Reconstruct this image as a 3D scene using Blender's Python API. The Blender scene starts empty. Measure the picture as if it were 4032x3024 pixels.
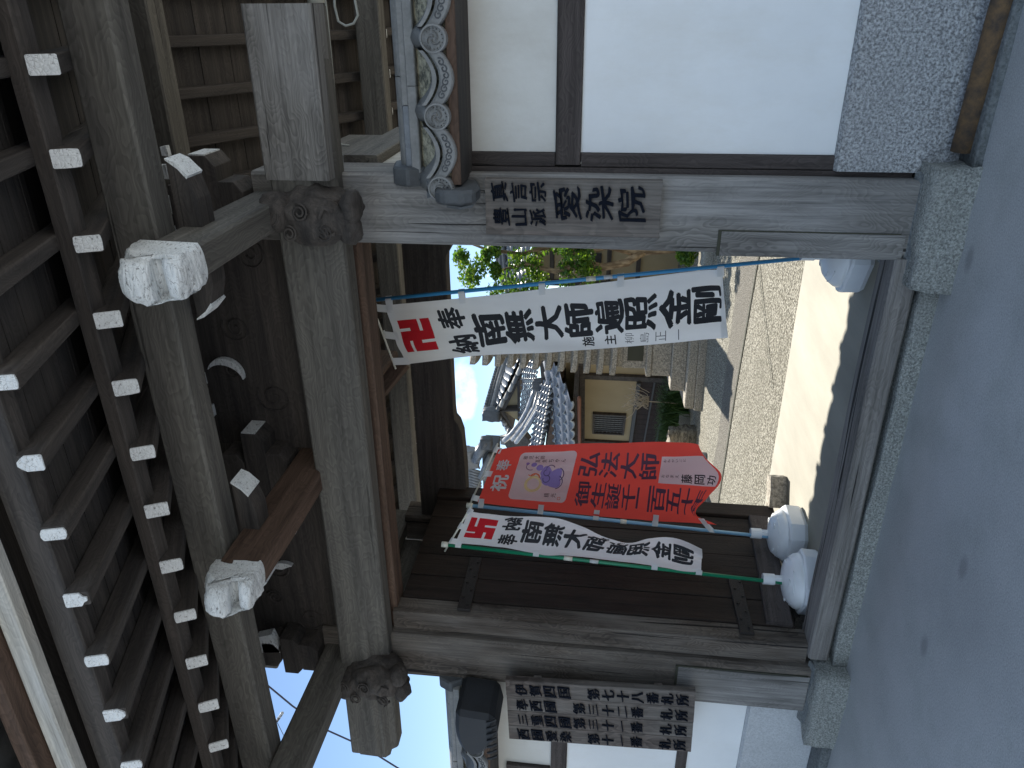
import bpy, bmesh, math, random
from mathutils import Vector, Matrix, Euler, noise
R = math.radians
rnd = random.Random(7)
sc = bpy.context.scene
col = sc.collection

# ------------------------------------------------------------------ camera
YAW, PITCH, ROLL = R(-26.25), R(6.632), R(2.655)
CAM = Vector((0, 0, 1.55))
fw = Vector((math.sin(YAW)*math.cos(PITCH), math.cos(YAW)*math.cos(PITCH), math.sin(PITCH)))
rt = Vector((math.cos(YAW), -math.sin(YAW), 0)); up = rt.cross(fw)
r2 = rt*math.cos(ROLL) + up*math.sin(ROLL)
u2 = -rt*math.sin(ROLL) + up*math.cos(ROLL)
cam_d = bpy.data.cameras.new('camera'); cam = bpy.data.objects.new('camera', cam_d); col.objects.link(cam)
# the picture was taken with the phone turned on its side: image right = down in the world
X_, Y_, Z_ = -u2, r2, -fw
cam.matrix_world = Matrix(((X_.x, Y_.x, Z_.x, CAM.x), (X_.y, Y_.y, Z_.y, CAM.y), (X_.z, Y_.z, Z_.z, CAM.z), (0, 0, 0, 1)))
cam_d.sensor_width = 36; cam_d.sensor_fit = 'HORIZONTAL'; cam_d.lens = 3000/4032*36
cam_d.clip_start = 0.05; cam_d.clip_end = 2000
sc.camera = cam

# ------------------------------------------------------------------ world, sun, exposure
SUN_EL, SUN_AZ = R(51.2), R(-14)          # azimuth from +Y towards +X
w = bpy.data.worlds.new("World"); sc.world = w; w.use_nodes = True
nt = w.node_tree; nt.nodes.clear()
wo = nt.nodes.new('ShaderNodeOutputWorld'); bg = nt.nodes.new('ShaderNodeBackground')
sky = nt.nodes.new('ShaderNodeTexSky'); sky.sky_type = 'NISHITA'; sky.sun_disc = False
sky.sun_elevation = SUN_EL; sky.sun_rotation = SUN_AZ
sky.air_density = .9; sky.dust_density = 0.0; sky.ozone_density = 1.5
bg.inputs['Strength'].default_value = 0.064
tc = nt.nodes.new('ShaderNodeTexCoord')
mp = nt.nodes.new('ShaderNodeMapping'); mp.inputs['Scale'].default_value = (1.0, 1.0, 2.6); mp.inputs['Location'].default_value = (3.1, 1.7, 0.4)
n1 = nt.nodes.new('ShaderNodeTexNoise'); n1.inputs['Scale'].default_value = 3.2; n1.inputs['Detail'].default_value = 9; n1.inputs['Roughness'].default_value = .62
cr = nt.nodes.new('ShaderNodeValToRGB'); cr.color_ramp.elements[0].position = .47; cr.color_ramp.elements[1].position = .62
# one small cumulus low over the courtyard, bright cloud elsewhere is added out of view to fill the shade
cd = Vector((-0.4436, 0.8786, 0.1769))
vs = nt.nodes.new('ShaderNodeVectorMath'); vs.operation = 'SUBTRACT'; vs.inputs[1].default_value = cd
vsc = nt.nodes.new('ShaderNodeVectorMath'); vsc.operation = 'MULTIPLY'; vsc.inputs[1].default_value = (1, 1, 2.2)
vl = nt.nodes.new('ShaderNodeVectorMath'); vl.operation = 'LENGTH'
mr = nt.nodes.new('ShaderNodeMapRange'); mr.inputs['From Min'].default_value = .03; mr.inputs['From Max'].default_value = .075
mr.inputs['To Min'].default_value = .72; mr.inputs['To Max'].default_value = 0
n2 = nt.nodes.new('ShaderNodeTexNoise'); n2.inputs['Scale'].default_value = 17; n2.inputs['Detail'].default_value = 8; n2.inputs['Roughness'].default_value = .6
mm = nt.nodes.new('ShaderNodeMath'); mm.operation = 'MULTIPLY'
cr2 = nt.nodes.new('ShaderNodeValToRGB'); cr2.color_ramp.elements[0].position = .25; cr2.color_ramp.elements[1].position = .40
mx = nt.nodes.new('ShaderNodeMath'); mx.operation = 'MAXIMUM'
mix = nt.nodes.new('ShaderNodeMixRGB'); mix.inputs[2].default_value = (7.7, 9.4, 11.3, 1)
L = nt.links.new
L(tc.outputs['Generated'], mp.inputs[0]); L(mp.outputs[0], n1.inputs['Vector'])
vd = nt.nodes.new('ShaderNodeVectorMath'); vd.operation = 'DISTANCE'; vd.inputs[1].default_value = (-.62, .71, .33)   # clear patch keeping the added fill cloud out of view
md_ = nt.nodes.new('ShaderNodeMapRange'); md_.interpolation_type = 'SMOOTHSTEP'; md_.inputs['From Min'].default_value = .35; md_.inputs['From Max'].default_value = .85; md_.inputs['To Min'].default_value = .30; md_.inputs['To Max'].default_value = 0
sb_ = nt.nodes.new('ShaderNodeMath'); sb_.operation = 'SUBTRACT'
L(tc.outputs['Generated'], vd.inputs[0]); L(vd.outputs['Value'], md_.inputs['Value']); L(n1.outputs['Fac'], sb_.inputs[0]); L(md_.outputs[0], sb_.inputs[1]); L(sb_.outputs[0], cr.inputs[0])
L(tc.outputs['Generated'], vs.inputs[0]); L(vs.outputs[0], vsc.inputs[0]); L(vsc.outputs[0], vl.inputs[0]); L(vl.outputs['Value'], mr.inputs['Value'])
L(tc.outputs['Generated'], n2.inputs['Vector']); L(n2.outputs['Fac'], mm.inputs[0]); L(mr.outputs[0], mm.inputs[1]); L(mm.outputs[0], cr2.inputs[0])
L(cr.outputs[0], mx.inputs[0]); L(cr2.outputs[0], mx.inputs[1])
L(mx.outputs[0], mix.inputs[0]); L(sky.outputs[0], mix.inputs[1]); L(mix.outputs[0], bg.inputs['Color']); L(bg.outputs[0], wo.inputs['Surface'])
sd = bpy.data.lights.new('sun', 'SUN'); sd.energy = 4.1; sd.angle = R(.53); sd.color = (1, .95, .86)
so = bpy.data.objects.new('sun', sd); col.objects.link(so)
sdir = Vector((math.cos(SUN_EL)*math.sin(SUN_AZ), math.cos(SUN_EL)*math.cos(SUN_AZ), math.sin(SUN_EL)))
so.rotation_euler = sdir.to_track_quat('Z', 'Y').to_euler(); so.location = (0, 6, 20)
sc.view_settings.view_transform = 'Standard'; sc.view_settings.look = 'None'
sc.view_settings.gamma = 1; sc.view_settings.use_curve_mapping = False
sc.view_settings.exposure = 1.4

# ------------------------------------------------------------------ materials
class NT:
    def __init__(s, name):
        s.m = bpy.data.materials.new(name); s.m.use_nodes = True; s.t = s.m.node_tree; s.t.nodes.clear()
        s.out = s.n('ShaderNodeOutputMaterial'); s.b = s.n('ShaderNodeBsdfPrincipled'); s.l(s.b.outputs[0], s.out.inputs[0])
    def n(s, k, **kw):
        x = s.t.nodes.new(k)
        for a, b in kw.items(): setattr(x, a, b)
        return x
    def l(s, a, b): s.t.links.new(a, b)
    def coord(s, which='Object'): return s.n('ShaderNodeTexCoord').outputs[which]
    def mapping(s, v, scale=(1, 1, 1), loc=(0, 0, 0)):
        m = s.n('ShaderNodeMapping'); m.inputs['Scale'].default_value = scale; m.inputs['Location'].default_value = loc; s.l(v, m.inputs[0]); return m.outputs[0]
    def noise(s, v, scale, detail=4, rough=.55, dist=0):
        m = s.n('ShaderNodeTexNoise'); m.inputs['Scale'].default_value = scale; m.inputs['Detail'].default_value = detail
        m.inputs['Roughness'].default_value = rough; m.inputs['Distortion'].default_value = dist; s.l(v, m.inputs['Vector']); return m.outputs['Fac']
    def voro(s, v, scale, feature='F1', out='Distance'):
        m = s.n('ShaderNodeTexVoronoi'); m.feature = feature; m.inputs['Scale'].default_value = scale; s.l(v, m.inputs['Vector']); return m.outputs[out]
    def ramp(s, f, stops):
        m = s.n('ShaderNodeValToRGB'); e = m.color_ramp.elements
        while len(e) < len(stops): e.new(.5)
        for i, (p, c) in enumerate(stops):
            e[i].position = p; e[i].color = (c, c, c, 1) if not hasattr(c, '__len__') else (*c, 1)
        s.l(f, m.inputs[0]); return m.outputs[0]
    def mix(s, f, a, b, mode='MIX'):
        m = s.n('ShaderNodeMixRGB'); m.blend_type = mode
        for i, v in ((0, f), (1, a), (2, b)):
            if isinstance(v, (int, float)): m.inputs[i].default_value = v if i == 0 else (v, v, v, 1)
            elif isinstance(v, (tuple, list)): m.inputs[i].default_value = (*v, 1)
            else: s.l(v, m.inputs[i])
        return m.outputs[0]
    def math(s, op, a, b=0.0):
        m = s.n('ShaderNodeMath'); m.operation = op
        for i, v in ((0, a), (1, b)):
            if isinstance(v, (int, float)): m.inputs[i].default_value = v
            else: s.l(v, m.inputs[i])
        return m.outputs[0]
    def bump(s, h, strength=.5, dist=.01, prev=None):
        m = s.n('ShaderNodeBump'); m.inputs['Strength'].default_value = strength; m.inputs['Distance'].default_value = dist
        s.l(h, m.inputs['Height'])
        if prev is not None: s.l(prev, m.inputs['Normal'])
        return m.outputs[0]
    def fin(s, color=None, rough=.7, normal=None, spec=None, **kw):
        if color is not None:
            if isinstance(color, (tuple, list)): s.b.inputs['Base Color'].default_value = (*color, 1)
            else: s.l(color, s.b.inputs['Base Color'])
        if isinstance(rough, (int, float)): s.b.inputs['Roughness'].default_value = rough
        else: s.l(rough, s.b.inputs['Roughness'])
        if normal is not None: s.l(normal, s.b.inputs['Normal'])
        if spec is not None: s.b.inputs['Specular IOR Level'].default_value = spec
        for k, v in kw.items(): s.b.inputs[k].default_value = v
        return s.m

def wood(name, dark, light, grey=None, ring=26, crack=.5, rough=.8, ringamt=.5, fine=1.0, bump=.5):
    """old timber: grain runs along the object's local X"""
    t = NT(name)
    oi = t.n('ShaderNodeObjectInfo')
    off = t.n('ShaderNodeCombineXYZ')
    t.l(t.math('MULTIPLY', oi.outputs['Random'], 17.0), off.inputs[0]); t.l(t.math('MULTIPLY_ADD', oi.outputs['Random'], .5), off.inputs[1]); t.l(t.math('MULTIPLY', oi.outputs['Random'], .31), off.inputs[2])
    add = t.n('ShaderNodeVectorMath', operation='ADD'); t.l(t.coord(), add.inputs[0]); t.l(off.outputs[0], add.inputs[1]); c = add.outputs[0]
    # annual rings around an off-centre, slightly wandering pith
    wob = t.noise(t.mapping(c, (1.3, 3, 3)), 1.6, 3, .5)
    wb = t.n('ShaderNodeCombineXYZ'); wo_ = t.math('MULTIPLY', t.math('SUBTRACT', wob, .5), .34)
    t.l(wo_, wb.inputs[1]); t.l(wo_, wb.inputs[2])
    a2 = t.n('ShaderNodeVectorMath', operation='ADD'); t.l(t.mapping(c, (.05, 1, 1), (0, .12, .16)), a2.inputs[0]); t.l(wb.outputs[0], a2.inputs[1])
    sx = t.n('ShaderNodeSeparateXYZ'); t.l(a2.outputs[0], sx.inputs[0])
    r = t.math('SQRT', t.math('ADD', t.math('POWER', t.math('ABSOLUTE', sx.outputs[1]), 2), t.math('POWER', t.math('ABSOLUTE', sx.outputs[2]), 2)))
    rings = t.math('FRACT', t.math('MULTIPLY', t.math('ADD', r, t.math('MULTIPLY', wob, .05)), ring*2.2))
    ringc = t.ramp(rings, [(0, .35), (.55, .75), (.86, 1.0), (1, .35)])
    g1 = t.noise(t.mapping(c, (2.2, 70, 70)), 1.0*fine, 5, .65)
    g2 = t.noise(t.mapping(c, (1.0, 16, 16)), 1.0, 4, .6)
    big = t.noise(t.mapping(c, (.9, 2.5, 2.5)), 1.5, 3, .6)
    base = t.mix(t.ramp(g2, [(.3, 0.0), (.72, 1.0)]), dark, light)
    base = t.mix(ringamt, base, t.mix(1.0, base, ringc, 'MULTIPLY'))
    base = t.mix(.55, base, t.mix(1.0, base, t.ramp(g1, [(.3, .55), (.62, 1.25)]), 'MULTIPLY'))
    if grey: base = t.mix(t.math('MULTIPLY', t.ramp(big, [(.38, 0.0), (.66, 1.0)]), .85), base, t.mix(1.0, grey, t.ramp(g1, [(.3, .55), (.65, 1.15)]), 'MULTIPLY'))
    ck = t.noise(t.mapping(c, (.55, 26, 26), (5, 0, 0)), 1.0, 2, .5, .4)
    ckm = t.ramp(ck, [(0, 1.0), (.335, 1.0), (.352, 0.0)] if crack > .6 else [(0, 1.0), (.29, 1.0), (.31, 0.0)])
    base = t.mix(t.math('MULTIPLY', ckm, crack), base, (.008, .007, .007))
    h = t.math('ADD', t.math('MULTIPLY', ringc, .35), t.math('ADD', t.math('MULTIPLY', g1, .8), t.math('MULTIPLY', ckm, -2.5)))
    return t.fin(base, rough, t.bump(h, bump, .004), spec=.25)

W_POST = wood('weathered_post_wood', (.12, .112, .105), (.28, .265, .245), (.30, .29, .28), 30, .8, .82, .55, bump=.8)
W_POSTB = wood('brown_post_wood', (.045, .036, .03), (.17, .14, .115), (.19, .17, .15), 24, .9, .82, .7, bump=.9)
W_BEAM = wood('smoky_beam_wood', (.088, .082, .074), (.17, .158, .138), None, 22, .4, .78, .4)
W_RAFT = wood('dark_rafter_wood', (.042, .038, .036), (.098, .084, .074), None, 30, .3, .8, .35)
W_BROWN = wood('red_brown_wood', (.06, .037, .026), (.17, .11, .08), None, 26, .3, .75, .4)
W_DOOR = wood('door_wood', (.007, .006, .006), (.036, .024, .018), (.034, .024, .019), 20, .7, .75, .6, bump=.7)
W_RAIL = wood('wall_rail_wood', (.04, .033, .031), (.11, .092, .086), None, 34, .6, .8, .45)
W_SILL = wood('threshold_wood', (.11, .10, .09), (.31, .285, .26), (.24, .225, .21), 26, .9, .85, .5, bump=.8)
W_SIGN = wood('sign_board_wood', (.075, .06, .054), (.19, .155, .135), (.17, .155, .14), 13, .15, .75, .75)
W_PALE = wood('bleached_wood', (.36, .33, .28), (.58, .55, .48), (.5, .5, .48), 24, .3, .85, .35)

def painted_end():
    t = NT('white_painted_end_grain'); c = t.coord()
    oi = t.n('ShaderNodeObjectInfo'); add = t.n('ShaderNodeVectorMath', operation='ADD'); t.l(c, add.inputs[0])
    mul = t.n('ShaderNodeVectorMath', operation='SCALE'); t.l(oi.outputs['Location'], mul.inputs[0]); mul.inputs['Scale'].default_value = 3.7
    t.l(mul.outputs[0], add.inputs[1]); c = add.outputs[0]
    v1 = t.voro(t.mapping(c, (.2, 1, 1.4)), 46, 'DISTANCE_TO_EDGE'); v2 = t.voro(c, 120, 'DISTANCE_TO_EDGE')
    ck = t.mix(t.ramp(t.noise(c, 25, 3), [(.42, 0.0), (.56, 1.0)]), 1.0, t.ramp(v1, [(.0, 0.0), (.028, 1.0)])); ck2 = t.ramp(v2, [(0, .84), (.06, 1.0)])
    fl = t.ramp(t.noise(t.mapping(c, (.5, 1, 1.6)), 55, 5, .75), [(.36, 0.0), (.42, 1.0)])
    base = t.mix(1.0, t.mix(t.noise(c, 22, 3), (.62, .64, .64), (.86, .87, .86)), ck2, 'MULTIPLY')
    base = t.mix(t.math('MULTIPLY', ck, fl), (.24, .235, .225), base)
    return t.fin(base, .8, t.bump(t.math('ADD', v1, t.math('MULTIPLY', fl, .1)), .7, .01))
PEND = painted_end()

def plaster(name, c1, c2, bump=.12, stain=None, specks=False):
    t = NT(name); c = t.coord()
    n = t.noise(c, 1.7, 5, .6); base = t.mix(t.ramp(n, [(.35, 0.0), (.7, 1.0)]), c1, c2)
    if stain: base = t.mix(t.math('MULTIPLY', t.ramp(t.noise(t.mapping(c, (2, 2, .8)), 1.4, 6, .75), [(.5, 0.0), (.75, 1.0)]), .45), base, stain)
    f = t.noise(c, 380, 3, .6)
    if specks: base = t.mix(t.ramp(t.voro(c, 160), [(.12, .8), (.2, 0.0)]), base, tuple(x*.6 for x in c1))
    return t.fin(base, .9, t.bump(t.math('ADD', t.math('MULTIPLY', t.noise(c, 9, 3), 1.2), t.math('MULTIPLY', f, .25)), bump, .01), spec=.2)
PLASTER = plaster('white_wall_plaster', (.74, .75, .75), (.82, .83, .83), .25, (.68, .66, .61))
PLASTER_W = plaster('warm_wall_plaster', (.60, .59, .55), (.68, .67, .64), .3, (.5, .47, .42))
TAN = plaster('tan_wall_plaster', (.29, .235, .145), (.33, .27, .17), .1)

def stucco(name, c, sc_=170, strength=.9, amt=.5):
    t = NT(name); o = t.coord()
    g = t.noise(o, sc_, 3, .7); v = t.voro(o, sc_*.9)
    base = t.mix(t.ramp(g, [(.36, 0.0), (.64, 1.0)]), tuple(x*(1-amt) for x in c), tuple(x*(1+amt*.6) for x in c))
    base = t.mix(t.ramp(v, [(.10, amt*1.2 if amt < .8 else .9), (.26, 0.0)]), base, tuple(x*.3 for x in c))
    base = t.mix(t.ramp(t.noise(o, 3, 4), [(.4, 0.0), (.8, .35)]), base, tuple(x*.6 for x in c))
    return t.fin(base, .93, t.bump(t.math('ADD', g, t.math('MULTIPLY', v, -.6)), strength, .008), spec=.15)
STUCCO = stucco('rough_grey_stucco', (.40, .405, .41), 85, 1.0, .6)
STUCCO_L = stucco('pale_grey_stucco', (.50, .51, .52), 90, .35, .16)
GRANITE = stucco('chiselled_granite', (.33, .335, .31), 95, 1.0, .5)
MORTAR = stucco('dark_mortar', (.17, .18, .18), 60, .8, .3)
STONE_P = stucco('pagoda_stone', (.34, .31, .26), 45, .9, .5)

def concrete_front():
    t = NT('grey_concrete_paving'); o = t.coord()
    n = t.noise(o, .8, 5, .62); n2 = t.noise(t.mapping(o, (1, 1, 1), (4, 2, 0)), 2.6, 6, .65); f = t.noise(o, 130, 3, .7)
    base = t.mix(t.ramp(n, [(.35, 0.0), (.68, 1.0)]), (.33, .335, .335), (.45, .455, .455))
    base = t.mix(t.ramp(n2, [(.5, 0.0), (.78, .55)]), base, (.27, .285, .27))
    base = t.mix(.6, base, t.mix(1.0, base, t.ramp(f, [(.32, .6), (.68, 1.35)]), 'MULTIPLY'))
    base = t.mix(t.ramp(t.voro(o, 55), [(.05, .8), (.10, 0.0)]), base, (.07, .08, .09))
    base = t.mix(t.ramp(t.voro(t.mapping(o, (1, 1.7, 1)), 1.6), [(.05, .45), (.12, 0.0)]), base, (.12, .125, .13))
    return t.fin(base, t.ramp(n2, [(.4, .62), (.7, .82)]), t.bump(t.math('ADD', f, t.math('MULTIPLY', t.noise(o, 14, 4), .8)), .35, .004))
CONC = concrete_front()
def apron():
    t = NT('smooth_pale_concrete'); o = t.coord()
    n = t.noise(t.mapping(o, (2.5, .7, 1)), 1.5, 5, .6)
    base = t.mix(t.ramp(n, [(.3, 0.0), (.7, 1.0)]), (.235, .22, .175), (.32, .30, .24))
    base = t.mix(.2, base, t.mix(1.0, base, t.ramp(t.noise(o, 120, 3), [(.3, .7), (.7, 1.2)]), 'MULTIPLY'))
    return t.fin(base, .75, t.bump(t.noise(o, 60, 3), .15, .004))
APRON = apron()
def gravel(name, c1, c2, sc_):
    t = NT(name); o = t.coord()
    v = t.voro(o, sc_); vc = t.voro(o, sc_, 'F1', 'Color'); n = t.noise(o, 2.2, 5)
    s = t.n('ShaderNodeSeparateColor'); t.l(vc, s.inputs[0])
    base = t.mix(s.outputs[0], c1, c2)
    base = t.mix(t.ramp(v, [(.38, 0.0), (.62, .85)]), base, (.06, .055, .04))
    base = t.mix(t.ramp(n, [(.45, 0.0), (.75, .4)]), base, tuple(x*.7 for x in c1))
    return t.fin(base, .9, t.bump(t.math('MULTIPLY', v, -1.0), 1.0, .02), spec=.2)
GRAVEL = gravel('exposed_pebble_paving', (.22, .205, .16), (.50, .475, .40), 56)
PATH = gravel('fine_pebble_paving', (.26, .24, .205), (.38, .355, .31), 95)
t = NT('courtyard_ground_soil'); GROUND = t.fin(t.mix(t.noise(t.coord(), .4, 6), (.20, .205, .21), (.27, .275, .28)), .95)
t = NT('dark_joint'); JOINT = t.fin((.05, .05, .035), .95)

def tile(name, c, rough=.45):
    t = NT(name); o = t.coord(); n = t.noise(o, 7, 5, .65); f = t.noise(o, 70, 3)
    base = t.mix(t.ramp(n, [(.35, 0.0), (.7, 1.0)]), tuple(x*.72 for x in c), tuple(x*1.25 for x in c))
    base = t.mix(.25, base, t.mix(1.0, base, t.ramp(f, [(.3, .6), (.7, 1.3)]), 'MULTIPLY'))
    return t.fin(base, t.ramp(n, [(.3, rough), (.7, rough+.18)]), t.bump(f, .2, .003), spec=.5)
TILE = tile('grey_clay_tile', (.215, .215, .21), .5)
TILE_F = tile('silvered_roof_tile', (.15, .16, .175), .20)
TILE_S = tile('pale_glazed_tile', (.42, .43, .44), .28)  # pale glaze, used on the wire insulators
TILE_D = tile('dark_ridge_tile', (.075, .08, .085), .55)
TILE_K = tile('shade_dark_end_tile', (.02, .022, .026), .6)  # deep shade on the left end tile is put into this near-black colour
def lichen():
    t = NT('lichened_mortar'); o = t.coord()
    base = t.mix(t.ramp(t.noise(o, 26, 6, .75), [(.4, 0.0), (.6, 1.0)]), (.10, .10, .08), (.5, .46, .34))
    return t.fin(base, .95, t.bump(t.noise(o, 50, 4), .8, .01))
LICHEN = lichen()
def rust():
    t = NT('rusty_pipe'); o = t.coord()
    return t.fin(t.mix(t.ramp(t.noise(o, 18, 6, .7), [(.35, 0.0), (.65, 1.0)]), (.055, .04, .03), (.17, .10, .045)), .85, t.bump(t.noise(o, 60, 3), .4, .004))
RUST = rust()
t = NT('ink_black'); INK = t.fin((.012, .013, .017), .8)
t = NT('faded_ink'); INK2 = t.fin((.09, .09, .11), .8)
t = NT('carved_black_lacquer'); CARVE = t.fin((.006, .008, .014), .85, spec=.1)
def cloth_mat(name, c, trans=.35):
    t = NT(name); o = t.coord()
    n = t.noise(t.mapping(o, (1, 1, .35)), 9, 4)
    base = t.mix(t.ramp(n, [(.35, 0.0), (.7, 1.0)]), tuple(x*.94 for x in c), c)
    b = t.bump(t.math('ADD', t.noise(o, 34, 4, .6), t.math('MULTIPLY', t.noise(t.mapping(o, (1, 1, .4)), 7, 3), 2.0)), .22, .008)
    m = t.fin(base, .85, b, spec=.15)
    tr = t.n('ShaderNodeBsdfTranslucent'); t.l(base, tr.inputs[0]); ms = t.n('ShaderNodeMixShader'); ms.inputs[0].default_value = trans
    t.l(t.b.outputs[0], ms.inputs[1]); t.l(tr.outputs[0], ms.inputs[2]); t.l(ms.outputs[0], t.out.inputs[0])
    return m
C_WHITE = cloth_mat('white_banner_cloth', (.86, .86, .87), .5)
C_RED = cloth_mat('red_banner_cloth', (.80, .085, .065), .55)
C_PRED = cloth_mat('red_print', (.55, .02, .03), .3)
C_PWHITE = cloth_mat('pale_print', (.82, .82, .82), .45)
t = NT('purple_ink'); PURPLE = t.fin((.085, .03, .055), .8)
t = NT('lilac_wash'); LILAC = t.fin((.30, .20, .46), .8)
t = NT('violet_line'); VIOLET = t.fin((.10, .06, .15), .8)
t = NT('ochre_wash'); OCHRE = t.fin((.72, .5, .25), .8)
t = NT('vermilion_wash'); VERM = t.fin((.65, .14, .05), .8)
def plastic(name, c, r=.35):
    t = NT(name); o = t.coord(); return t.fin(t.mix(t.noise(o, 12, 4), tuple(x*.88 for x in c), c), r, t.bump(t.noise(o, 25, 3), .05, .004))
P_WHITE = plastic('white_plastic', (.76, .78, .80)); P_BLUE = plastic('blue_pole_paint', (.05, .28, .55)); P_LBLUE = plastic('pale_blue_pole_paint', (.22, .42, .6))
P_GREEN = plastic('green_pole_paint', (.01, .22, .11)); P_CREAM = plastic('cream_plastic', (.72, .70, .6)); P_TAB = cloth_mat('white_tab_cloth', (.8, .8, .8), .3)
def iron():
    t = NT('corroded_iron'); o = t.coord(); return t.fin(t.mix(t.noise(o, 60, 5, .7), (.012, .012, .014), (.045, .036, .03)), .7, t.bump(t.noise(o, 90, 4, .7), .9, .006), Metallic=.3)
IRON = iron()
def leafmat():
    t = NT('sunny_leaves'); oi = t.n('ShaderNodeNewGeometry'); r = oi.outputs['Random Per Island']
    base = t.ramp(r, [(0, (.03, .085, .012)), (.5, (.07, .16, .02)), (1, (.16, .24, .03))])
    m = t.fin(base, .55); tr = t.n('ShaderNodeBsdfTranslucent'); t.l(t.mix(1.0, base, (1.6, 1.5, .8), 'MULTIPLY'), tr.inputs[0]); ms = t.n('ShaderNodeMixShader'); ms.inputs[0].default_value = .45
    t.l(t.b.outputs[0], ms.inputs[1]); t.l(tr.outputs[0], ms.inputs[2]); t.l(ms.outputs[0], t.out.inputs[0]); return m
LEAF = leafmat()
def barkmat():
    t = NT('smooth_tan_bark'); o = t.coord(); return t.fin(t.mix(t.ramp(t.noise(t.mapping(o, (1, 1, .3)), 20, 5), [(.4, 0.0), (.65, 1.0)]), (.13, .085, .045), (.34, .25, .15)), .8, t.bump(t.noise(o, 30, 5), .5, .01))
BARK = barkmat()
t = NT('grass_blades'); GRASS = t.fin(t.ramp(t.n('ShaderNodeNewGeometry').outputs['Random Per Island'], [(0, (.02, .07, .015)), (1, (.07, .14, .03))]), .6)
t = NT('dry_twigs'); TWIG = t.fin((.38, .33, .26), .85)
t = NT('copper_gutter'); COPPER = t.fin((.19, .085, .055), .55)
t = NT('window_dark'); WDARK = t.fin((.012, .013, .016), .3)
t = NT('board_brown'); t_ = t; WAINS = wood('dark_wainscot_wood', (.012, .007, .006), (.035, .018, .014), None, 20, .2, .75, .3)
t = NT('lattice_grey'); LATT = t.fin((.05, .052, .056), .7)
t = NT('cable_white'); CABLE = t.fin((.35, .36, .33), .6)
t = NT('wire_dark'); WIRE = t.fin((.03, .03, .06), .5)
def stone_tex():
    t = NT('brown_garden_stone'); o = t.coord(); return t.fin(t.mix(t.ramp(t.noise(t.mapping(o, (1, 1, 3)), 7, 6, .7, 1.2), [(.4, 0.0), (.6, 1.0)]), (.07, .06, .045), (.30, .26, .19)), .85, t.bump(t.noise(o, 12, 5), .8, .03))
GSTONE = stone_tex()

# ------------------------------------------------------------------ object helpers
WM = {}     # world matrices kept by hand
def link(o, parent, M):
    col.objects.link(o); WM[o.name] = M
    if parent is not None:
        o.parent = parent; o.matrix_local = WM[parent.name].inverted() @ M
    else: o.matrix_world = M
    return o
def tag(o, label=None, cat=None, group=None, kind=None):
    if label: o['label'] = label
    if cat: o['category'] = cat
    if group: o['group'] = group
    if kind: o['kind'] = kind
    return o
def empty(name, loc, label, cat, group=None):
    o = bpy.data.objects.new(name, None); o.empty_display_size = .1
    link(o, None, Matrix.Translation(loc)); return tag(o, label, cat, group)
def mesh_from(name, vs, fs, mat, smooth=False):
    me = bpy.data.meshes.new(name); me.from_pydata([tuple(v) for v in vs], [], fs); me.update()
    for m in (mat if isinstance(mat, (list, tuple)) else [mat]): me.materials.append(m)
    if smooth:
        for p in me.polygons: p.use_smooth = True
    return me
def obj(name, vs, fs, mat, parent=None, M=None, smooth=False):
    M = M or Matrix.Identity(4)
    return link(bpy.data.objects.new(name, mesh_from(name, vs, fs, mat, smooth)), parent, M)
def objw(name, vs, fs, mat, parent=None, smooth=False):
    """vertices given in world space; the origin is put at their centre"""
    vs = [Vector(v) for v in vs]; c = sum(vs, Vector())/len(vs)
    return obj(name, [v-c for v in vs], fs, mat, parent, Matrix.Translation(c), smooth)
def inst(me, name, parent, M): return link(bpy.data.objects.new(name, me), parent, M)
def bmobj(name, bm, mat, parent=None, M=None, smooth=False):
    me = bpy.data.meshes.new(name); bm.to_mesh(me); bm.free()
    for m in (mat if isinstance(mat, (list, tuple)) else [mat]): me.materials.append(m)
    if smooth:
        for p in me.polygons: p.use_smooth = True
    return link(bpy.data.objects.new(name, me), parent, M or Matrix.Identity(4))
def frame(p0, d, upv=(0, 0, 1)):
    x = Vector(d).normalized(); u = Vector(upv); y = u.cross(x)
    if y.length < 1e-4: y = Vector((0, 1, 0)).cross(x)
    y.normalize(); z = x.cross(y)
    return Matrix(((x.x, y.x, z.x, p0[0]), (x.y, y.y, z.y, p0[1]), (x.z, y.z, z.z, p0[2]), (0, 0, 0, 1)))
def beam_mesh(name, L_, w_, h_, mat, ch=.006, seg=1, wob=0.0, seed=0):
    """chamfered timber, local X = length from 0 to L_, centred in Y and Z"""
    a, b = w_/2, h_/2; ch = min(ch, a*.4, b*.4)
    prof = [(-a+ch, -b), (a-ch, -b), (a, -b+ch), (a, b-ch), (a-ch, b), (-a+ch, b), (-a, b-ch), (-a, -b+ch)]
    vs, fs = [], []
    for i in range(seg+1):
        x = L_*i/seg
        for (y, z) in prof:
            dy = dz = 0
            if wob:
                dy = wob*noise.noise(Vector((x*1.3+seed, y*3, z*3))); dz = wob*noise.noise(Vector((x*1.3+seed+9, y*3, z*3)))
            vs.append((x, y+dy, z+dz))
    for i in range(seg):
        for k in range(8):
            k2 = (k+1) % 8; fs.append((i*8+k, i*8+k2, (i+1)*8+k2, (i+1)*8+k))
    fs.append(tuple(range(7, -1, -1))); fs.append(tuple(seg*8+k for k in range(8)))
    return mesh_from(name, vs, fs, mat)
def beam(name, p0, p1, w_, h_, mat, parent=None, upv=(0, 0, 1), ch=.006, seg=1, wob=0.0):
    p0, p1 = Vector(p0), Vector(p1); d = p1-p0
    me = beam_mesh(name, d.length, w_, h_, mat, ch, seg, wob, rnd.random()*50)
    return link(bpy.data.objects.new(name, me), parent, frame(p0, d, upv))
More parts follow.
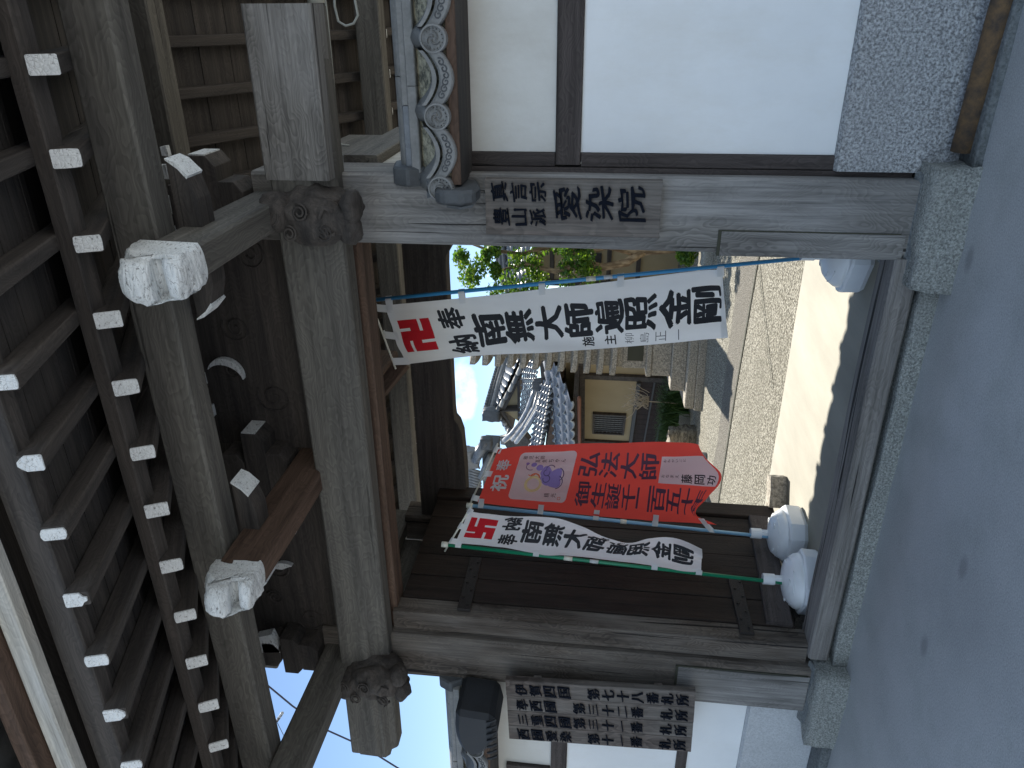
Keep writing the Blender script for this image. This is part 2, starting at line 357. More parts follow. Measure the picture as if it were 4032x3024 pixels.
def box(name, lo, hi, mat, parent=None, ch=.004, axis=0):
    """axis-aligned box; grain axis 0/1/2 = X/Y/Z"""
    lo, hi = Vector(lo), Vector(hi); c = (lo+hi)/2; s = hi-lo
    p0 = c.copy(); p1 = c.copy(); p0[axis] = lo[axis]; p1[axis] = hi[axis]
    if axis == 0: return beam(name, p0, p1, s.y, s.z, mat, parent, (0, 0, 1), ch)
    if axis == 1: return beam(name, p0, p1, s.x, s.z, mat, parent, (0, 0, 1), ch)
    return beam(name, p0, p1, s.x, s.y, mat, parent, (0, 1, 0), ch)
def prism(name, poly, axis, a0, a1, mat, parent=None, smooth=False, bev=0):
    """poly: points in the two other axes (order x,y,z without `axis`) extruded from a0 to a1"""
    n = len(poly); vs = []
    for a in (a0, a1):
        for (p, q) in poly:
            v = [p, q]; v.insert(axis, a); vs.append(Vector(v))
    c = sum(vs, Vector())/len(vs)
    bm = bmesh.new(); B = [bm.verts.new(v-c) for v in vs]
    bm.faces.new(B[:n]); bm.faces.new(B[n:][::-1])
    for i in range(n):
        j = (i+1) % n; bm.faces.new((B[i], B[n+i], B[n+j], B[j]))
    bmesh.ops.recalc_face_normals(bm, faces=bm.faces)
    if bev: bmesh.ops.bevel(bm, geom=[e for e in bm.edges], offset=bev, segments=1, affect='EDGES')
    return bmobj(name, bm, mat, parent, Matrix.Translation(c), smooth)
def tube_data(pts, r, n=8, closed=False):
    pts = [Vector(p) for p in pts]; vs, fs = [], []; m = len(pts)
    rr = r if hasattr(r, '__len__') else [r]*m
    prev = None
    for i, p in enumerate(pts):
        d = (pts[min(i+1, m-1)]-pts[max(i-1, 0)]).normalized()
        if prev is None:
            a = Vector((0, 0, 1)) if abs(d.z) < .9 else Vector((1, 0, 0)); x = d.cross(a).normalized()
        else: x = (prev-d*prev.dot(d)).normalized()
        prev = x; y = d.cross(x)
        for k in range(n):
            t_ = 2*math.pi*k/n; vs.append(p+x*math.cos(t_)*rr[i]+y*math.sin(t_)*rr[i])
    for i in range(m-1):
        for k in range(n):
            k2 = (k+1) % n; fs.append((i*n+k, i*n+k2, (i+1)*n+k2, (i+1)*n+k))
    fs.append(tuple(range(n-1, -1, -1))); fs.append(tuple((m-1)*n+k for k in range(n)))
    return vs, fs
def tube(name, pts, r, mat, parent=None, n=8, smooth=True):
    vs, fs = tube_data(pts, r, n); return objw(name, vs, fs, mat, parent, smooth)
def merge(parts):
    vs, fs = [], []
    for v, f in parts:
        o = len(vs); vs += [Vector(x) for x in v]; fs += [tuple(i+o for i in q) for q in f]
    return vs, fs
def box_data(lo, hi):
    (a, b, c), (d, e, f) = lo, hi
    return [(a, b, c), (d, b, c), (d, e, c), (a, e, c), (a, b, f), (d, b, f), (d, e, f), (a, e, f)], [(0, 3, 2, 1), (4, 5, 6, 7), (0, 1, 5, 4), (1, 2, 6, 5), (2, 3, 7, 6), (3, 0, 4, 7)]
def spiral_pts(c, r0, r1, turns, ax, ay, start=0, n=22, hand=1):
    out = []
    for i in range(n+1):
        f = i/n; a = start+hand*turns*2*math.pi*f; r_ = r0+(r1-r0)*f
        out.append(Vector(c)+Vector(ax)*math.cos(a)*r_+Vector(ay)*math.sin(a)*r_)
    return out
def rough_block(name, lo, hi, mat, parent, amp=.015, cuts=5, seed=0, taper=0):
    bm = bmesh.new(); bmesh.ops.create_cube(bm, size=1)
    lo, hi = Vector(lo), Vector(hi); c = (lo+hi)/2; s = hi-lo
    bmesh.ops.subdivide_edges(bm, edges=bm.edges, cuts=cuts, use_grid_fill=True)
    for v in bm.verts:
        q = v.co.copy(); k = 1+taper*(.5-q.z)
        v.co = Vector((q.x*s.x*k, q.y*s.y*k, q.z*s.z))
        d = noise.noise_vector((v.co+c)*7+Vector((seed, 0, 0)))*amp + noise.noise_vector((v.co+c)*26+Vector((seed, 3, 0)))*amp*.5
        v.co += d
    bmesh.ops.recalc_face_normals(bm, faces=bm.faces)
    return bmobj(name, bm, mat, parent, Matrix.Translation(c), True)

# ------------------------------------------------------------------ ground
g = obj('ground', [(-400, -400, 0), (400, -400, 0), (400, 400, 0), (-400, 400, 0)], [(0, 1, 2, 3)], GROUND, None, Matrix.Translation((0, 0, -.03))); tag(g, kind='structure')
g = obj('pavement', [(-9, -1.6, 0), (9, -1.6, 0), (9, 4.4, 0), (-9, 4.4, 0)], [(0, 1, 2, 3)], CONC); tag(g, kind='structure')
vs, fs = box_data((-3.95, 3.83, -.02), (-.72, 5.66, .1)); v2, f2 = box_data((-9.5, 5.0, -.02), (-3.951, 5.66, .099)); v3, f3 = box_data((-.719, 5.0, -.02), (6, 5.66, .099))
vs, fs = merge([(vs, fs), (v2, f2), (v3, f3)])
g = obj('apron', vs, fs, APRON); tag(g, kind='structure')
vs, fs = box_data((-16, 5.662, -.02), (10, 30, .094)); g = obj('courtyard', vs, fs, GRAVEL); tag(g, kind='structure')
# smoother band of path across the courtyard with its open joint
P1 = [(-1.2, 7.05), (-2.25, 7.38), (-3.62, 7.6), (-5.05, 7.74), (-7.5, 7.95)]; P2 = [(-7.5, 8.7), (-5.3, 8.45), (-4.75, 8.30), (-3.5, 8.35), (-2.2, 8.3), (-1.2, 8.2)]
pp = P1+P2
g = obj('path', [(x, y, .102) for x, y in pp], [tuple(range(len(pp)))], PATH); tag(g, kind='structure')
pts = [Vector((x, y, .104)) for x, y in P1]
vs, fs = [], []
for i, p in enumerate(pts): vs += [p+Vector((0, -.035, 0)), p+Vector((0, .0, .002))]
for i in range(len(pts)-1): fs.append((2*i, 2*i+2, 2*i+3, 2*i+1))
g = obj('path_joint', vs, fs, JOINT); tag(g, kind='structure')
# two hairline expansion joints in the pebble paving
vs, fs = [], []
for a, b in (((-1.3, 8.9), (-2.9, 6.0)), ((-1.6, 5.9), (-2.05, 9.5)), ((-2.55, 10.4), (-1.7, 7.0))):
    a, b = Vector((*a, .1065)), Vector((*b, .1065)); s_ = (b-a).cross(Vector((0, 0, 1))).normalized()*.008; k = len(vs); vs += [a-s_, a+s_, b+s_, b-s_]; fs.append((k, k+1, k+2, k+3))
g = obj('paving_joint', vs, fs, JOINT); tag(g, kind='structure')
# low kerbs and planter edge near the pagoda
kb = empty('stone_kerb', (-6.4, 10.2, .09), 'low dark stone kerb along the gravel left of the stone pagoda', 'kerb')
objs = [((-5.95, 10.35), (-9.4, 9.75), .30), ((-6.0, 11.0), (-7.3, 12.15), .34)]
for a, b, wd in objs:
    beam('kerb_stone', (*a, .17), (*b, .15), wd, .17, GRANITE, kb, ch=.02, seg=8, wob=.03)

# ------------------------------------------------------------------ the gate
XC = -2.37
gate = empty('temple_gate', (XC, 3.62, 0), 'weathered timber temple gate with white painted rafter ends and its left leaf open', 'gate')
def postobj(x0, x1, y0, y1, z0, z1, mat, ch=.014):
    me = beam_mesh('post', z1-z0, y1-y0, x1-x0, mat, ch, 14, .006, rnd.random()*40)
    return link(bpy.data.objects.new('post', me), gate, frame(((x0+x1)/2, (y0+y1)/2, z0), (0, 0, 1), (1, 0, 0)))
postobj(-1.04, -.69, 3.62, 3.92, .17, 3.3, W_POST)
postobj(-4.0, -3.64, 3.62, 3.92, .17, 3.3, W_POSTB)
postobj(-1.0, -.76, 5.0, 5.22, .15, 3.1, W_POSTB); postobj(-3.96, -3.72, 5.0, 5.22, .15, 3.1, W_POSTB)
# scarf repairs let into the post feet
p = box('repair_inset', (-1.052, 3.610, .20), (-.935, 3.75, 1.02), W_POST, gate, .003, 2)
box('repair_joint', (-1.053, 3.614, 1.02), (-.93, 3.62, 1.035), JOINT, gate, .001, 0); box('repair_joint', (-.935, 3.614, .22), (-.929, 3.62, 1.02), JOINT, gate, .001, 2)
box('repair_inset', (-3.99, 3.612, .19), (-3.70, 3.66, .985), W_POST, gate, .003, 2)
box('repair_joint', (-3.85, 3.606, .985), (-3.695, 3.622, 1.0), JOINT, gate, .001, 0); box('repair_joint', (-3.70, 3.610, .2), (-3.694, 3.622, .985), JOINT, gate, .001, 2)
# door frame jamb at the left, base stones, sill
box('jamb', (-3.64, 3.66, .22), (-3.485, 3.80, 2.82), W_POSTB, gate, .006, 2)
rough_block('base_stone', (-1.16, 3.50, -.05), (-.62, 4.0, .175), GRANITE, gate, .018, 7, 1, .06)
rough_block('base_stone', (-4.16, 3.50, -.05), (-3.58, 4.0, .175), GRANITE, gate, .018, 7, 5, .06)
for xa, xb in ((-1.10, -.655), (-4.10, -3.60)):
    prism('mortar_collar', [(3.545, .12), (3.56, .155), (3.66, .205), (3.66, .06), (3.55, .06)], 0, xa, xb, MORTAR, gate, bev=.006)
rough_block('sill_stone', (-3.62, 3.60, -.05), (-1.12, 3.82, .085), GRANITE, gate, .010, 14, 9)
prism('threshold', [(3.60, .105), (3.60, .20), (3.612, .215), (3.815, .232), (3.83, .22), (3.83, .105)], 0, -3.56, -1.0, W_SILL, gate)
bpy.context.view_layer.update()
th = beam_mesh('threshold', 2.50, .22, .115, W_SILL, .012, 26, .010, 3.3)
for o_ in [o for o in gate.children if o.name.startswith('threshold')]: o_.hide_render = False
old = [o for o in gate.children if o.name.startswith('threshold')][0]; bpy.data.objects.remove(old)
link(bpy.data.objects.new('threshold', th), gate, frame((-3.545, 3.715, .165), (1, 0, .001)))
# kabuki cross beam with a broad chamfer on its lower front edge
def kab():
    prof = [(3.47, 3.15), (3.462, 3.14), (3.462, 2.965), (3.475, 2.945), (3.545, 2.85), (3.56, 2.842), (3.66, 2.842), (3.665, 2.85), (3.665, 3.14), (3.655, 3.15)]
    n = len(prof); seg = 30; L_ = 4.65; vs, fs = [], []
    for i in range(seg+1):
        x = L_*i/seg
        camber = -.03*math.sin(math.pi*i/seg)
        for (y, z) in prof:
            q = noise.noise(Vector((x*.9, y*4, z*4)))*.007
            vs.append((x, y-3.56+q, z-3.0+q+(camber if z > 3 else camber*.4)))
    for i in range(seg):
        for k in range(n):
            k2 = (k+1) % n; fs.append((i*n+k, i*n+k2, (i+1)*n+k2, (i+1)*n+k))
    fs.append(tuple(range(n-1, -1, -1))); fs.append(tuple(seg*n+k for k in range(n)))
    return obj('cross_beam', vs, fs, W_BEAM, gate, Matrix.Translation((-4.62, 3.56, 3.0)))
kab()
# weathered, sun-bleached tail of the beam on the right and the tapered tail on the left
beam('cross_beam_tail', (-.70, 3.545, 2.998), (.04, 3.545, 2.995), .175, .312, W_POST, gate, ch=.01, seg=8, wob=.006)
beam('cross_beam_tail', (-4.10, 3.57, 3.0), (-4.66, 3.57, 3.01), .17, .24, W_BEAM, gate, ch=.03, seg=8, wob=.006)
# second lintel (door head) set behind
box('door_head', (-3.64, 3.70, 2.80), (-1.04, 3.86, 2.90), W_BROWN, gate, .006, 0)
# rear lintel carved with a low arch; ties and infill between front and rear posts
prism('rear_lintel', [(-3.8, 2.585), (-3.25, 2.585), (-2.95, 2.60), (-2.86, 2.625), (-2.82, 2.655), (-2.75, 2.66), (-1.6, 2.66), (-1.52, 2.655), (-1.46, 2.62), (-1.1, 2.60), (-.9, 2.60), (-.9, 2.965), (-3.8, 2.965)], 1, 5.04, 5.17, W_RAFT, gate, bev=.004)
for x0, x1 in ((-.79, -.66), (-4.03, -3.90)):
    box('side_tie', (x0, 3.93, 2.75), (x1, 4.99, 2.93), W_BEAM, gate, .006, 1)
    box('side_tie', (x0, 3.93, 1.05), (x1, 4.99, 1.17), W_RAFT, gate, .006, 1)
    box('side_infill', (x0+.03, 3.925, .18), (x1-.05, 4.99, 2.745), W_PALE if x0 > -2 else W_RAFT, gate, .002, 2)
    box('side_infill', (x0+.03, 3.925, 2.935), (x1-.05, 4.99, 3.25), W_BEAM, gate, .002, 1)
# arms running front to back, their carved white noses, purlins
def nose_mesh():
    """carved beast-head style arm end: lumpy side profile, gouged grooves, painted white"""
    bm = bmesh.new()
    prof = [(0, -.115), (-.07, -.125), (-.14, -.120), (-.165, -.125), (-.205, -.13), (-.24, -.115), (-.245, -.08), (-.20, -.055), (-.15, -.03), (-.19, -.005), (-.25, -.02), (-.29, .01), (-.30, .06), (-.27, .10), (-.215, .10), (-.18, .085), (-.165, .125), (-.12, .155), (-.05, .165), (0, .165)]
    n = len(prof); W_ = .085; S = 12; V = []
    for k in range(S+1):
        x = -W_+2*W_*k/S; f = 1-(abs(x)/W_)**3*.12
        row = []
        for (y, z) in prof:
            g = .012*math.sin(46*z+30*y) if y < -.06 else 0
            row.append(bm.verts.new((x+g*.6, y*f+g, (z-.02)*f+.02)))
        V.append(row)
    for k in range(S):
        for i in range(n-1): bm.faces.new((V[k][i], V[k][i+1], V[k+1][i+1], V[k+1][i]))
    bm.faces.new(V[0]); bm.faces.new(V[S][::-1])
    bmesh.ops.triangulate(bm, faces=[f for f in bm.faces if len(f.verts) > 4])
    bmesh.ops.subdivide_edges(bm, edges=bm.edges[:], cuts=2, use_grid_fill=True)
    for v in bm.verts:
        if v.co.y < -.02:
            q = v.co*30; d = noise.noise(Vector((q.x*.35, q.y*1.2+q.z*.9, q.z*1.1-q.y*.8)))*.014 + abs(noise.noise(v.co*45))*.008
            v.co += Vector((v.co.x, v.co.y+.1, v.co.z)).normalized()*d
    bmesh.ops.recalc_face_normals(bm, faces=bm.faces)
    me = bpy.data.meshes.new('carved_nose'); bm.to_mesh(me); bm.free(); me.materials.append(PEND)
    for p in me.polygons: p.use_smooth = True
    return me
NOSE = nose_mesh()
def cap_block(x, par):
    b = prism('bearing_block', [(2.62, 3.30), (2.62, 3.43), (2.40, 3.425), (2.37, 3.40), (2.372, 3.33), (2.40, 3.295)], 0, x-.098, x+.098, PEND, par, bev=.008)
for i, x in enumerate((-.85, XC, -3.84)):
    a = beam('bracket_arm', (x, 2.62, 3.19), (x, 5.15, 3.19), .135, .20, W_BEAM if i != 1 else W_BROWN, gate, ch=.012, seg=10, wob=.005)
    inst(NOSE, 'carved_nose', a, Matrix.Translation((x, 2.66, 3.18)) @ Euler((R((-4, 6, 0)[i]), 0, R((-5, 9, 0)[i]))).to_matrix().to_4x4() @ Matrix.Diagonal(((.92, .85, .98, 1) if i == 0 else (.80, .95, .86, 1))))
    
for y0, y1, z0, z1 in ((2.74, 2.885, 3.302, 3.495), (6.10, 6.24, 3.302, 3.495)):
    me = beam_mesh('purlin', 5.35, y1-y0, z1-z0, W_BEAM, .01, 20, .006, y0)
    link(bpy.data.objects.new('purlin', me), gate, frame((-5.0, (y0+y1)/2, (z0+z1)/2), (1, 0, 0)))
beam('brace', (-2.352, 4.4, 3.074), (-2.120, 4.55, 2.875), .09, .085, W_BROWN, gate)
# upper structure: carved panels, bearing blocks and ridge beam above the cross beam
box('upper_beam', (-4.0, 3.60, 3.86), (-.66, 3.78, 4.02), W_BEAM, gate, .01, 0)
box('ridge_beam', (-4.95, 4.42, 4.14), (.3, 4.60, 4.36), W_BEAM, gate, .01, 0)
for (x0, x1) in ((-3.92, -2.46), (-2.28, -.80)):
    p = box('carved_panel', (x0, 3.655, 3.16), (x1, 3.70, 4.1), W_RAFT, gate, .003, 0)
    for sx, sz, rr, hd in ((.22, .22, .11, 1), (.78, .24, .10, -1), (.5, .5, .09, 1), (.33, .62, .06, -1)):
        cx, cz = x0+(x1-x0)*sx, 3.16+.7*sz*.8+.1
        tube('carved_scroll', spiral_pts((cx, 3.652, cz), rr*.95, .012, 1.9, (1, 0, 0), (0, 0, 1), 1.0, 24, hd), .0065, W_RAFT, p, 5)
for x in (-.85, XC, -3.80):
    for (dx, z0, z1, ww) in ((0, 3.30, 3.42, .22), (0, 3.42, 3.55, .30), (0, 3.56, 3.68, .20)) if x < -3 else ((0, 3.30, 3.42, .26), (0, 3.42, 3.55, .5), (0, 3.56, 3.68, .22)):
        b = prism('bracket_block', [(x-ww/2, z1), (x-ww/2+.0, z0+.04), (x-ww/2+.05, z0), (x+ww/2-.05, z0), (x+ww/2, z0+.04), (x+ww/2, z1)], 1, 3.50, 3.68, W_RAFT, gate, bev=.003)
        if ww > .3:
            for s_ in (-1, 1):
                xe = x+s_*ww/2
                prism('painted_end', [(xe-s_*.002, z0+.045), (xe+s_*.006, z0+.045), (xe+s_*.006, z1-.004), (xe-s_*.002, z1-.004)], 1, 3.51, 3.67, PEND, b)
# bolsters under the purlin with white painted curled ends
for x in (-.85, XC, -3.84):
    for s_ in ((-1, 1) if x > -3 else ()):
        pr_ = [(x, 3.30), (x, 3.20), (x+s_*.18, 3.20), (x+s_*.27, 3.225), (x+s_*.32, 3.27), (x+s_*.335, 3.30)]
        b = prism('bolster', pr_, 1, 2.90, 3.02, W_RAFT, gate, bev=.003)
        prism('painted_end', [(x+s_*.335, 3.302), (x+s_*.342, 3.302), (x+s_*.326, 3.265), (x+s_*.275, 3.217), (x+s_*.262, 3.225), (x+s_*.30, 3.255)], 1, 2.899, 3.021, PEND, b)
prism('painted_block_end', [(-3.77, 3.56), (-3.62, 3.60), (-3.66, 3.71), (-3.79, 3.72)], 1, 3.50, 3.56, PEND, gate)
# thin white painted edges of the carved curls (crescents)
def crescent(c, ax, ay, r, a0, a1, wd, name='painted_curl', parent=gate):
    n = 14; vs, fs = [], []; c = Vector(c); ax = Vector(ax); ay = Vector(ay); nz = ax.cross(ay)*.02
    for i in range(n+1):
        f = i/n; a = R(a0+(a1-a0)*f); w_ = wd*math.sin(math.pi*min(max(f, .02), .98))**.8
        d = ax*math.cos(a)+ay*math.sin(a)
        vs += [c+d*(r-w_)+nz, c+d*r+nz, c+d*r-nz, c+d*(r-w_)-nz]
    for i in range(n):
        for k in range(4): k2 = (k+1) % 4; fs.append((4*i+k, 4*i+4+k, 4*i+4+k2, 4*i+k2))
    return objw(name, vs, fs, PEND, parent)
XA, ZA = (1, 0, 0), (0, 0, 1)
crescent((-1.82, 3.645, 3.64), XA, ZA, .105, -100, 70, .042)
crescent((-2.64, 3.645, 3.42), XA, ZA, .10, -60, 45, .03); crescent((-2.95, 3.645, 3.45), XA, ZA, .09, -50, 50, .03)
crescent((-3.25, 3.645, 3.50), XA, ZA, .12, -30, 50, .05)
for x, z, w_, h_ in ((-.60, 3.73, .05, .035), (-.70, 3.745, .075, .10), (-.865, 3.735, .10, .12), (-1.0, 3.77, .05, .06), (-1.85, 3.785, .07, .03), (-2.05, 3.77, .07, .03)):
    prism('painted_block_end', [(x-w_/2, z-h_/2), (x+w_/2, z-h_/2*.8), (x+w_/2*.8, z+h_/2), (x-w_/2*.9, z+h_/2*.9)], 1, 3.62, 3.652, PEND, gate)

# carved lion-cloud nosings at the tops of the posts
def nosing(x, zc, lean, hd):
    bm = bmesh.new()
    def ell(c, s, sub=3):
        ret = bmesh.ops.create_icosphere(bm, subdivisions=sub, radius=1)
        for v in ret['verts']: v.co = Vector((v.co.x*s[0]+c[0], v.co.y*s[1]+c[1], v.co.z*s[2]+c[2]))
    ell((x, 3.50, zc+.01), (.135, .15, .20), 4); ell((x-.015*hd, 3.40, zc-.02), (.115, .09, .17), 4); ell((x+lean*.05, 3.41, zc+.16), (.095, .10, .085), 3)
    ell((x+.05*hd, 3.43, zc-.19), (.075, .08, .05), 3); ell((x-.06*hd, 3.43, zc-.17), (.065, .08, .06), 3)
    bmesh.ops.subdivide_edges(bm, edges=bm.edges[:], cuts=1)
    for v in bm.verts:
        q = v.co; sw = math.sin(34*(q.z-zc)+16*math.sin(9*(q.x-x)+2*hd))*.007
        v.co += Vector((0, -1, 0))*sw+v.co.normalized()*0+Vector((q.x-x, (q.y-3.5), q.z-zc)).normalized()*(noise.noise(q*17)*.020+abs(noise.noise(q*38))*.010)
    o = bmobj('carved_nosing', bm, W_RAFT, gate, None, True)
    for (dx, dz, rr, h2) in ((.03, .165, .045, 1), (-.055, .08, .038, -1), (.045, .02, .042, -1), (-.045, -.09, .042, 1)):
        y = 3.312 if abs(dz) < .12 else 3.32
        tube('carved_scroll', spiral_pts((x+dx, y, zc+dz), rr, .012, 1.8, (1, .15, 0), (0, .1, 1), rnd.random()*6, 22, h2), .006, W_RAFT, o, 5)
    for dx in (-.05, .055):
        tube('carved_scroll', [(x+dx, 3.315, zc-.14), (x+dx*1.3, 3.31, zc-.10), (x+dx*.4, 3.31, zc-.07)], .010, W_RAFT, o, 6)
nosing(-.86, 2.93, .5, 1); nosing(-3.86, 2.92, -.5, -1)

# ---- roof timbers
XS = [.440-.2938*k for k in range(-1, 19)]; RX0, RX1 = -5.05, .72
SL = .50
def rafter_set(sgn, mirror):
    """sgn=+1: front slope; mirror about ridge y=4.51"""
    def Y(y): return y if not mirror else 9.02-y
    zb = lambda y: 3.548+SL*(y-2.76)
    y0, y1 = 2.49, 4.40
    p0, p1 = Vector((0, Y(y0), zb(y0))), Vector((0, Y(y1), zb(y1)))
    me = beam_mesh('base_rafter', (p1-p0).length, .066, .095, W_RAFT, .005)
    cap = beam_mesh('painted_end', .008, .0645, .0935, PEND, .004)
    f0, f1 = Vector((0, Y(1.93), 3.405)), Vector((0, Y(3.0), 3.405+.30*1.07))
    me2 = beam_mesh('flying_rafter', (f1-f0).length, .060, .085, W_RAFT, .005)
    cap2 = beam_mesh('painted_end', .008, .0585, .0835, PEND, .004)
    def worn(L0, w_, h_, e, k):
        me_ = beam_mesh('painted_end', L0, w_, h_, PEND, .004, 1)
        bm = bmesh.new(); bm.from_mesh(me_); bmesh.ops.subdivide_edges(bm, edges=bm.edges[:], cuts=2, use_grid_fill=True)
        for v in bm.verts:
            n_ = noise.noise(Vector((v.co.y*30+k*3, v.co.z*30, k)))
            f = max(0, -v.co.z/(h_/2)-.35)*abs(v.co.y/(w_/2)) if k % 2 else max(0, abs(v.co.y)/(w_/2)-.5)*.6
            v.co.y *= 1-e*f*.55; v.co.z *= 1-e*f*.45+.03*n_*e
        bm.to_mesh(me_); bm.free(); return me_
    caps = [worn(.008, .0645, .0935, .25*q, q) for q in range(3)]; caps2 = [worn(.008, .0585, .0835, .9+.25*q, q) for q in range(4)]
    for i, x in enumerate(XS):
        cap = caps[(i*7) % 3]; cap2 = caps2[(i*5+2) % 4]
        for (m_, c_, a, b, nm) in ((me, cap, p0, p1, 'base_rafter'), (me2, cap2, f0, f1, 'flying_rafter')):
            j = rnd.uniform(-.006, .006); a_ = a+Vector((x+j, 0, rnd.uniform(-.003, .003)))
            F = frame(a_, b-a)
            r_ = inst(m_, nm, gate, F)
            inst(c_, 'painted_end', r_, F @ Matrix.Translation((-.0065, 0, 0)) @ Matrix.Rotation(rnd.choice((0, math.pi)), 4, 'X'))
    # eave boards: over base rafter tips, over flying tips, and the bleached edge board
    def eb(nm, y, z, hh, dd, mat, z2=None):
        me_ = beam_mesh(nm, RX1-RX0, dd, hh, mat, .006, 18, .006, y+z)
        return link(bpy.data.objects.new(nm, me_), gate, frame((RX0, Y(y), z), (1, 0, 0)))
    eb('eave_batten', 2.52, 3.495, .07, .09, W_RAFT)
    eb('eave_fascia', 1.975, 3.515, .13, .07, W_RAFT)
    eb('bleached_edge_board', 1.87, 3.628, .085, .06, W_PALE if not mirror else W_RAFT)
    eb('upper_edge_board', 1.82, 3.712, .07, .10, W_BROWN)
    # soffit boards lying on the rafters
    n = 9
    for k in range(n):
        ya, yb = 2.50+(4.40-2.50)*k/n, 2.50+(4.40-2.50)*(k+1)/n-.006
        dz = .052+rnd.uniform(0, .004)
        vs = []
        for yy in (ya, yb):
            z = zb(yy)+dz
            vs += [(RX0, Y(yy), z), (RX1, Y(yy), z), (RX1, Y(yy), z+.015), (RX0, Y(yy), z+.015)]
        objw('soffit_board', vs, [(0, 1, 5, 4), (3, 7, 6, 2), (0, 3, 2, 1), (4, 5, 6, 7), (0, 4, 7, 3), (1, 2, 6, 5)], W_RAFT, gate)
    for k in range(4):
        ya, yb = 1.95+.27*k*.55, 1.95+.27*(k+1)*.55-.005
        vs = []
        for yy in (ya, yb):
            z = 3.405+.30*(yy-1.93)+.046
            vs += [(RX0, Y(yy), z), (RX1, Y(yy), z), (RX1, Y(yy), z+.015), (RX0, Y(yy), z+.015)]
        objw('soffit_board', vs, [(0, 1, 5, 4), (3, 7, 6, 2), (0, 3, 2, 1), (4, 5, 6, 7), (0, 4, 7, 3), (1, 2, 6, 5)], W_RAFT, gate)
rafter_set(1, False); rafter_set(1, True)

def tile_field(name, P00, P10, P01, P11, nu, nv, mat, parent=None, lip=.035, amp=.03, sub=6, kind=True):
    """wavy pantiles on a quad: u across (P00->P10 is the eave), v up the slope"""
    P00, P10, P01, P11 = map(Vector, (P00, P10, P01, P11)); nrm = (P10-P00).cross(P01-P00).normalized()
    if nrm.z < 0: nrm = -nrm
    vs, fs = [], []; N = nu*sub
    def P(u, v): return P00*(1-u)*(1-v)+P10*u*(1-v)+P01*(1-u)*v+P11*u*v
    def wav(f):       # S profile: broad shallow trough, narrow round roll
        return amp*(.9*max(0, math.sin(math.pi*(f-.68)/.32)) if f > .68 else -.35*math.sin(math.pi*f/.68))
    for j in range(nv):
        base = len(vs)
        for r_, (v_, l_) in enumerate(((j/nv-.12/nv, lip*.2), (j/nv-.12/nv, lip), ((j+1)/nv, 0.0))):
            for i in range(N+1):
                f = (i % sub)/sub; jit = 0
                tid = i//sub; jit = (noise.noise(Vector((tid*3.1, j*7.7, P00.x)))*.006)
                vs.append(P(i/N, v_)+nrm*(wav(f)+l_+jit))
        for r_ in range(2):
            for i in range(N):
                a = base+r_*(N+1)+i; fs.append((a, a+1, a+N+2, a+N+1))
    o = objw(name, vs, fs, mat, parent, False)
    for p in o.data.polygons: p.use_smooth = True
    if kind: o['kind'] = 'stuff'
    return o
ze = 3.78; zr = 4.86
tile_field('roof_tiles', (RX1, 1.70, ze), (RX0, 1.70, ze), (RX1, 4.51, zr), (RX0, 4.51, zr), 22, 12, TILE, gate)
tile_field('roof_tiles', (RX0, 7.32, ze-.02), (RX1, 7.32, ze-.02), (RX0, 4.51, zr), (RX1, 4.51, zr), 24, 12, TILE, gate, .05, .085)
# closed body of the roof between boards and tiles
vs = []
for x in (RX0+.02, RX1-.02):
    vs += [(x, 1.80, 3.755), (x, 2.5, 3.62), (x, 4.51, 4.62), (x, 6.52, 3.62), (x, 7.22, 3.755), (x, 4.51, 4.84)]
objw('roof_body', vs, [(0, 5, 2, 1), (2, 5, 4, 3), (6, 7, 8, 11), (8, 9, 10, 11), (0, 1, 7, 6), (1, 2, 8, 7), (2, 3, 9, 8), (3, 4, 10, 9), (4, 5, 11, 10), (5, 0, 6, 11)], W_RAFT, gate)
for x in (RX0, RX1-.06):
    for s_ in (1, -1):
        Y = (lambda y: y) if s_ == 1 else (lambda y: 9.02-y)
        n = 10; pr_ = [(Y(1.78+(4.51-1.78)*k/n), 3.66+.92*(k/n)**1.25) for k in range(n+1)]; pr_ += [(y, z+.21) for y, z in pr_[::-1]]
        prism('barge_board', pr_, 0, x, x+.06, W_RAFT, gate, bev=.004)
tube('ridge_roll', [(RX0-.05, 4.51, 4.96), (RX1+.05, 4.51, 4.96)], .12, TILE_D, gate, 12)

# ---- open left leaf of the door
door_y0, door_y1 = 3.80, 5.06
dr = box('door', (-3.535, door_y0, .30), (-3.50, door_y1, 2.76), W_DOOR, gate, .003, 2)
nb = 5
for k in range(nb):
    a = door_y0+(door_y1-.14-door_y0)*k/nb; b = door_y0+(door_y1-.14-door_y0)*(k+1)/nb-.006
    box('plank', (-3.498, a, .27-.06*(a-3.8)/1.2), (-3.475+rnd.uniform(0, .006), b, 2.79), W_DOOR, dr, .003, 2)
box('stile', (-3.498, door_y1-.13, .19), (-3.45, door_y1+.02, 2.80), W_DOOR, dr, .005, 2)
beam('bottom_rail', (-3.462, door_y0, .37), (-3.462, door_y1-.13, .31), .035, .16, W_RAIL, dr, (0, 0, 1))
for zc in (2.36, .585):
    st = beam('hinge_strap', (-3.462, door_y0-.10, zc), (-3.462, door_y0+.42, zc+.005), .02, .085, IRON, dr, ch=.003, seg=16, wob=.008)
    for k in range(7):
        vs, fs = tube_data([(-3.452, door_y0-.06+.07*k, zc+(.02 if k % 2 else -.02)), (-3.444, door_y0-.06+.07*k, zc+(.02 if k % 2 else -.02))], .009, 6)
        objw('nail', vs, fs, IRON, st)
